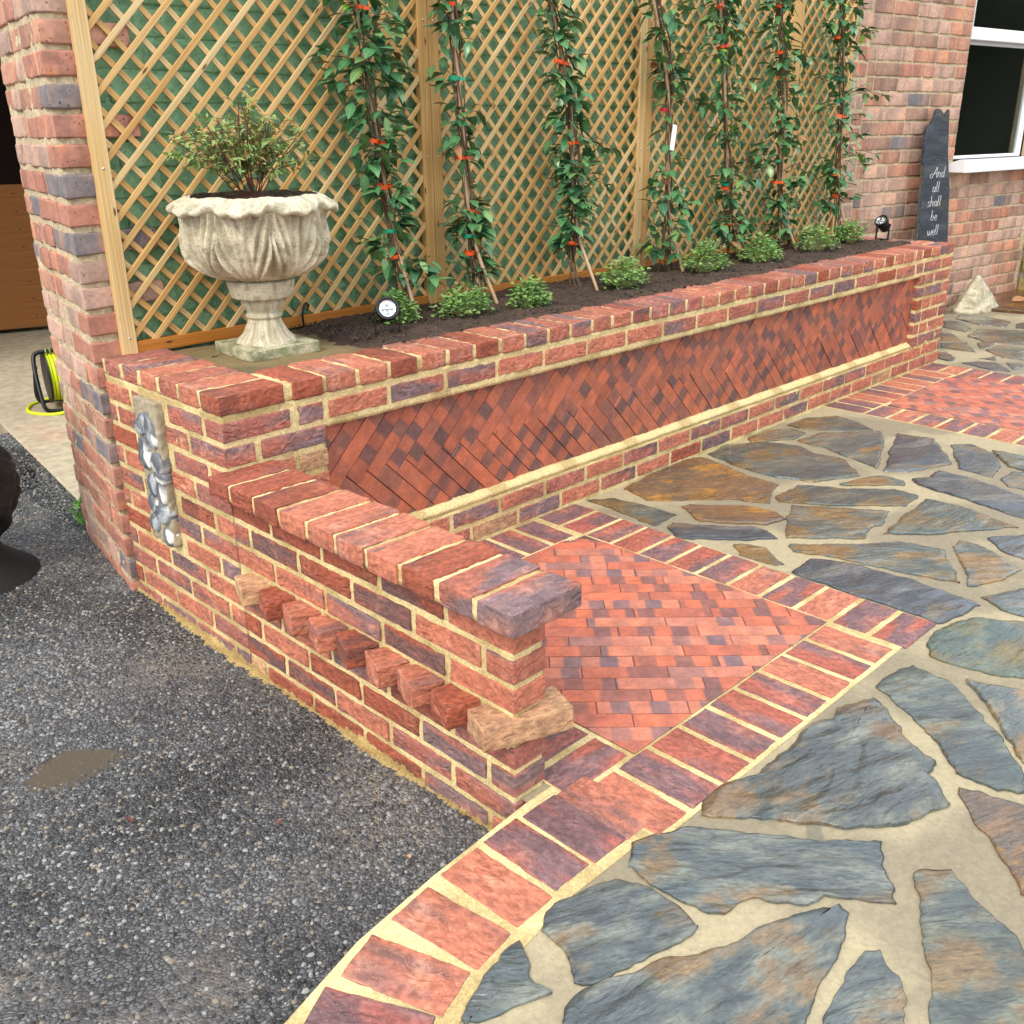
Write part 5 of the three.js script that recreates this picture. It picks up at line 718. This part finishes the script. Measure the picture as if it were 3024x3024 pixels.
// ---------------------------------------------------------------- slate sign, rock, step, leaf by the house
{
  const g = thing('slate_sign', 'tall broken slate leaning on the house wall with hand engraved words', 'sign', [HP[0] + Math.cos(-HT) * 0.735 - 0.10 * 0.122, 0, HP[2] + Math.sin(-HT) * 0.735 + 0.235], HT); g.scale.set(1.45, 1.03, 1);
  const body = new THREE.Group(); body.rotation.x = -0.11; g.add(body); body.name = 'slab';
  const R = rng(811), rough = (q) => { const o = []; q.forEach((a, i) => { const b = q[(i + 1) % q.length], l = Math.hypot(b[0] - a[0], b[1] - a[1]), n = Math.max(2, Math.round(l / 0.02)); for (let k = 0; k < n; k++) o.push([mix(a[0], b[0], k / n) + (R() - 0.5) * 0.004, mix(a[1], b[1], k / n) + (R() - 0.5) * 0.004]); }); return o; };
  const face = [[-0.055, 0.01], [0.225, 0.0], [0.232, 0.55], [0.222, 0.95], [0.190, 1.20], [0.186, 1.50], [0.158, 1.475], [0.142, 1.450], [0.128, 1.478], [0.105, 1.500], [0.072, 1.505], [0.050, 1.455], [0.022, 1.405], [-0.014, 1.385], [-0.026, 1.36], [-0.035, 1.15], [-0.048, 0.75]];
  const sh = new THREE.Shape(rough(face).map((a) => new THREE.Vector2(...a)));
  mesh('stone', new THREE.ExtrudeGeometry(sh, { depth: 0.018, bevelEnabled: true, bevelSize: 0.003, bevelThickness: 0.003, bevelSegments: 1 }), std({ map: T.slateDark, color: 0xb8c2d2, roughness: 0.6, bumpMap: T.riven, bumpScale: 0.006 }), body);
  const bs = new THREE.Shape([[-0.058, 0.01], [-0.051, 0.75], [-0.040, 1.13], [-0.060, 0.75], [-0.098, 0.30], [-0.128, 0.0]].map((a) => new THREE.Vector2(...a)));
  mesh('sawn_edge', new THREE.ExtrudeGeometry(bs, { depth: 0.012, bevelEnabled: false }).translate(0, 0, 0.002), std({ map: T.slateBlue, color: 0xd8dcdc, roughness: 0.7 }), body);
  const bowl = [[0.62, 0.8], [0.3, 1], [0.02, 0.5], [0.25, 0], [0.62, 0.35]], G = {
    A: [1.5, [[-0.05, 0.75], [-0.45, 0.55], [-0.5, 0.1], [-0.1, -0.05], [0.35, 0.7], [0.95, 2]], [[0.95, 2], [1.1, 1], [1.25, 0]], [[0.38, 0.8], [1.2, 0.8]]],
    n: [0.95, [[0, 1], [0, 0.5], [0, 0]], [[0, 0.6], [0.3, 1], [0.6, 0.85], [0.6, 0.1], [0.78, 0.1]]], d: [0.95, bowl, [[0.62, 2], [0.62, 0.9], [0.62, 0.05], [0.8, 0.1]]],
    a: [0.95, bowl, [[0.62, 1], [0.62, 0.5], [0.64, 0.05], [0.8, 0.1]]], l: [0.5, [[0, 2], [0, 1], [0.02, 0.12], [0.25, 0.08]]], s: [0.75, [[0.52, 0.9], [0.28, 1], [0.08, 0.78], [0.3, 0.5], [0.5, 0.22], [0.25, 0], [-0.02, 0.1]]],
    h: [0.95, [[0, 2], [0, 1], [0, 0]], [[0, 0.6], [0.3, 1], [0.6, 0.85], [0.6, 0.1], [0.78, 0.1]]], b: [0.9, [[0, 2], [0, 1], [0, 0.15], [0.3, 0], [0.6, 0.5], [0.35, 1], [0, 0.65]]],
    e: [0.85, [[0.02, 0.5], [0.55, 0.58], [0.42, 0.98], [0.12, 0.85], [0, 0.4], [0.28, 0], [0.62, 0.2]]], w: [1.2, [[0, 1], [0.12, 0.2], [0.3, 0], [0.5, 0.5], [0.52, 0.9], [0.55, 0.2], [0.75, 0], [0.98, 0.5], [1.0, 1]]] };
  const letters = [];
  for (const [word, y, xc] of [['And', 1.035, 0.105], ['all', 0.935, 0.088], ['shall', 0.835, 0.078], ['be', 0.735, 0.082], ['well', 0.630, 0.076]]) {
    const k = 0.037, wd = [...word].reduce((t, c) => t + G[c][0], 0) * k; let x = xc - wd / 2;
    for (const c of word) { for (const q of G[c].slice(1)) letters.push(tube(q.map(([a, b]) => [x + (a + 0.2 * b) * k, y + b * k, 0.0225]), 0.0019, 20, 4)); x += G[c][0] * k; }
  }
  mesh('lettering', mergeGeometries(letters), std({ color: 0xc8ccd0, roughness: 0.8 }), body).userData.label = 'pale engraved words And all shall be well';
}
{
  const g = new THREE.IcosahedronGeometry(1, 12), p = g.attributes.position, uv = g.attributes.uv;
  const planes = [[0.70, 0.66, 0.25, 0.62], [-0.92, 0.36, 0.22, 0.74], [0.1, 0.34, 0.93, 0.62], [0.2, 0.5, -0.8, 0.6], [0, -1, 0, 0.45], [-0.45, 0.3, 0.85, 0.66], [-0.6, 0.45, -0.6, 0.7]];
  for (let i = 0; i < p.count; i++) { const v = new THREE.Vector3().fromBufferAttribute(p, i).normalize(); let r = 1.3; for (const [a, b, c, d] of planes) { const l = Math.hypot(a, b, c), k = (v.x * a + v.y * b + v.z * c) / l; if (k > 0.01) r = Math.min(r, d / k); } r *= 1 + 0.05 * noise3(v.x * 5, v.y * 5, v.z * 5, 3) + 0.02 * noise3(v.x * 16, v.y * 16, v.z * 16, 4); p.setXYZ(i, v.x * r * 0.235, v.y * r * 0.185, v.z * r * 0.15); uv.setXY(i, p.getX(i), p.getY(i)); }
  const m = tag(mesh('white_rock', smoothNormals(g), std({ map: T.stone, color: 0xffffff, roughness: 0.85, bumpMap: T.grain, bumpScale: 0.006 })), 'wedge shaped white and pinkish rock at the foot of the house wall', 'rock'); m.position.set(7.14, 0.078, -0.56); m.rotation.y = -0.1;
  const s = new THREE.Shape([[0, 0], [2.2, 0.20], [2.2, -0.55], [0.12, -0.48]].map((a) => new THREE.Vector2(...a)));
  const st = new THREE.ExtrudeGeometry(s, { depth: 0.05, bevelEnabled: true, bevelSize: 0.004, bevelThickness: 0.004, bevelSegments: 2 }).rotateX(-Math.PI / 2).translate(7.13, -0.03, -0.655 - 0.0);
  const pp = st.attributes.position, q = st.attributes.uv; for (let i = 0; i < pp.count; i++) q.setXY(i, pp.getX(i), pp.getZ(i));
  st.computeBoundingBox();
  tag(mesh('stone_step', st.scale(1, 1, 1), std({ map: T.slateRust, color: 0xc8b8a8, roughness: 0.5, roughnessMap: T.wet, bumpMap: T.riven, bumpScale: 0.006 })), 'low dark brown stone step against the house wall', 'step');
  const lg = leafGeo(0.36, 0.35, -0.15, 7, 6); const lf = tag(mesh('fallen_leaf', lg, M.leafDry), 'curled orange brown leaf lying right of the white rock', 'fallen leaf'); lf.position.set(7.60, 0.035, -0.43); lf.scale.setScalar(0.13); lf.rotation.set(0.3, -0.5, 0.15);
}
// ---------------------------------------------------------------- left edge: dark urn, cable reel, weeds
{
  const R = rng(901), u = thing('black_urn', 'large black ornamental urn cut off by the left edge', 'urn', [-0.405, tarmacY(-0.4, -1.3) - 0.004, -1.36]);
  const L = (name, pts, f) => { const g = new THREE.LatheGeometry(new THREE.SplineCurve(pts.map((a) => new THREE.Vector2(...a))).getPoints(pts.length * 8), 96), p = g.attributes.position; for (let i = 0; i < p.count; i++) { const x = p.getX(i), y = p.getY(i), z = p.getZ(i), a = Math.atan2(z, x), k = f ? f(a, y) : 0; p.setXYZ(i, x + k * Math.cos(a), y, z + k * Math.sin(a)); } return mesh(name, smoothNormals(g), M.blackRough, u); };
  L('foot', [[0.0, 0.0], [0.238, 0.0], [0.240, 0.022], [0.20, 0.055], [0.150, 0.10], [0.128, 0.14]]);
  L('body', [[0.128, 0.138], [0.18, 0.20], [0.222, 0.29], [0.236, 0.37], [0.222, 0.45], [0.180, 0.52], [0.135, 0.565]], (a, y) => 0.012 * smooth(0.16, 0.25, y) * smooth(0.54, 0.46, y) * Math.cos(a * 10 + 3 * Math.sin(y * 16)) + 0.009 * noise3(Math.cos(a) * 12, y * 26, Math.sin(a) * 12, 3) + 0.004 * noise3(Math.cos(a) * 40, y * 80, Math.sin(a) * 40, 4));
  L('neck', [[0.135, 0.563], [0.165, 0.58], [0.150, 0.61], [0.118, 0.66], [0.105, 0.70]]);
  L('rim', [[0.105, 0.698], [0.165, 0.715], [0.200, 0.745], [0.192, 0.79], [0.140, 0.81], [0.0, 0.80]], (a, y) => (y > 0.71 ? 0.010 * Math.cos(a * 12) : 0));
  const r = thing('cable_reel', 'black cable reel wound with a bright yellow green extension lead', 'cable reel', [0.91, -0.128, -3.62], -0.22); r.scale.setScalar(0.9);
  for (const s of [-1, 1]) mesh('flange', new THREE.CylinderGeometry(0.17, 0.17, 0.012, 48).rotateZ(Math.PI / 2).translate(s * 0.12, 0.21, 0), M.black, r);
  const wind = []; for (let k = 0; k < 10; k++) wind.push(new THREE.TorusGeometry(0.148, 0.0115, 8, 48).rotateY(Math.PI / 2).translate(-0.104 + k * 0.0231, 0.21, 0)); mesh('wound_cable', mergeGeometries(wind), M.yellow, r);
  mesh('drum', new THREE.CylinderGeometry(0.135, 0.135, 0.23, 32).rotateZ(Math.PI / 2).translate(0, 0.21, 0), M.black, r);
  mesh('stand', mergeGeometries([tube([[0.17, 0.016, 0.15], [-0.15, 0.016, 0.15], [-0.175, 0.03, 0.15], [-0.185, 0.06, 0.14], [-0.185, 0.33, 0.02], [-0.17, 0.375, 0], [-0.14, 0.385, 0], [0.14, 0.385, 0]], 0.014, 60, 10), tube([[-0.185, 0.30, 0.03], [-0.185, 0.05, -0.13], [-0.16, 0.016, -0.15], [0.17, 0.016, -0.15]], 0.014, 40, 10)]), M.black, r);
  const grip = []; for (let k = 0; k < 9; k++) grip.push(new THREE.TorusGeometry(0.017, 0.004, 6, 16).rotateY(Math.PI / 2).translate(-0.10 + k * 0.026, 0.385, 0)); mesh('grip', mergeGeometries(grip), std({ color: 0x9aa24a, roughness: 0.6 }), r);
  tag(mesh('loose_cable', tube([[0.90, -0.10, -3.40], [0.74, -0.117, -3.44], [0.655, -0.117, -3.60], [0.72, -0.117, -3.76], [0.86, -0.117, -3.84], [0.98, -0.08, -3.80]], 0.011, 40, 8), M.yellow), 'loop of yellow green lead lying on the concrete beside the reel', 'cable');
  for (const [x, z, s, label] of [[0.235, -1.78, 0.6, 'thin green weed at the concrete edge farther from the pier'], [0.170, -1.60, 0.8, 'green weed at the foot of the old pier']]) {
    const g = thing('weed', label, 'weed', [x, tarmacY(x, z), z]), lv = [];
    for (let k = 0; k < 70; k++) { const p = new THREE.Vector3((R() - 0.5) * 0.10 * s, R() * 0.03 * s, (R() - 0.5) * 0.20 * s), d = rv(R); d.y = Math.abs(d.y) + 0.3; lv.push(pick(SMALL, R).clone().applyMatrix4(leafMatrix(p, d, new THREE.Vector3(0.3, 0.2, 1), mix(0.02, 0.05, R())))); }
    mesh('foliage', mergeGeometries(lv), M.leafBush[2], g).userData.kind = 'stuff';
  }
  // rainwater lying on the flagstones
  const water = new THREE.MeshPhysicalMaterial({ color: 0xe8ecec, transmission: 1, roughness: 0.015, thickness: 0, ior: 1.33 });
  for (const [cx, cz, a, b, t, y, seed, label] of [[0.405, 1.625, 0.075, 0.030, 0.5, 0.0092, 11, 'rain puddle on the bumpy blue flagstone below the inlay corner'], [0.36, 1.735, 0.13, 0.018, -0.6, 0.0005, 13, 'thin rain puddle in the mortar joint below the bumpy flagstone']]) {
    const s = new THREE.Shape(); for (let i = 0; i < 48; i++) { const q = i / 48 * Math.PI * 2, r = 1 + 0.35 * noise3(Math.cos(q) * 1.6, Math.sin(q) * 1.6, seed, 5) + 0.1 * noise3(Math.cos(q) * 5, Math.sin(q) * 5, seed, 6), x = Math.cos(q) * a * r, z = Math.sin(q) * b * r, X2 = cx + x * Math.cos(t) - z * Math.sin(t), Z2 = cz + x * Math.sin(t) + z * Math.cos(t); i ? s.lineTo(X2, -Z2) : s.moveTo(X2, -Z2); }
    tag(mesh('puddle', new THREE.ShapeGeometry(s, 6).rotateX(-Math.PI / 2).translate(0, y, 0), water), label, 'puddle');
  }
  // bits of dead leaf and a straw on the tarmac
  [[-0.36, 0.71, 'small dark red leaf scrap on the tarmac between the puddle and the brick edging'], [-0.60, 0.46, 'curled brown leaf scrap lying below the tarmac puddle'], [-0.20, 1.02, 'pale leaf scrap on the tarmac close to the end of the low wall']].forEach(([x, z, label], i) => { const m = tag(mesh('fallen_leaf', leafGeo(0.3, 0.6, -0.3, 40 + i), i === 2 ? std({ color: 0xc89a70, side: THREE.DoubleSide }) : std({ color: 0x5a2c1c, roughness: 0.4, side: THREE.DoubleSide })), label, 'fallen leaf'); m.position.set(x, tarmacY(x, z) + 0.008, z); m.scale.setScalar(0.022); m.rotation.set(0.2, i * 2.1, 0.2); });
}
renderer.render(scene, camera);
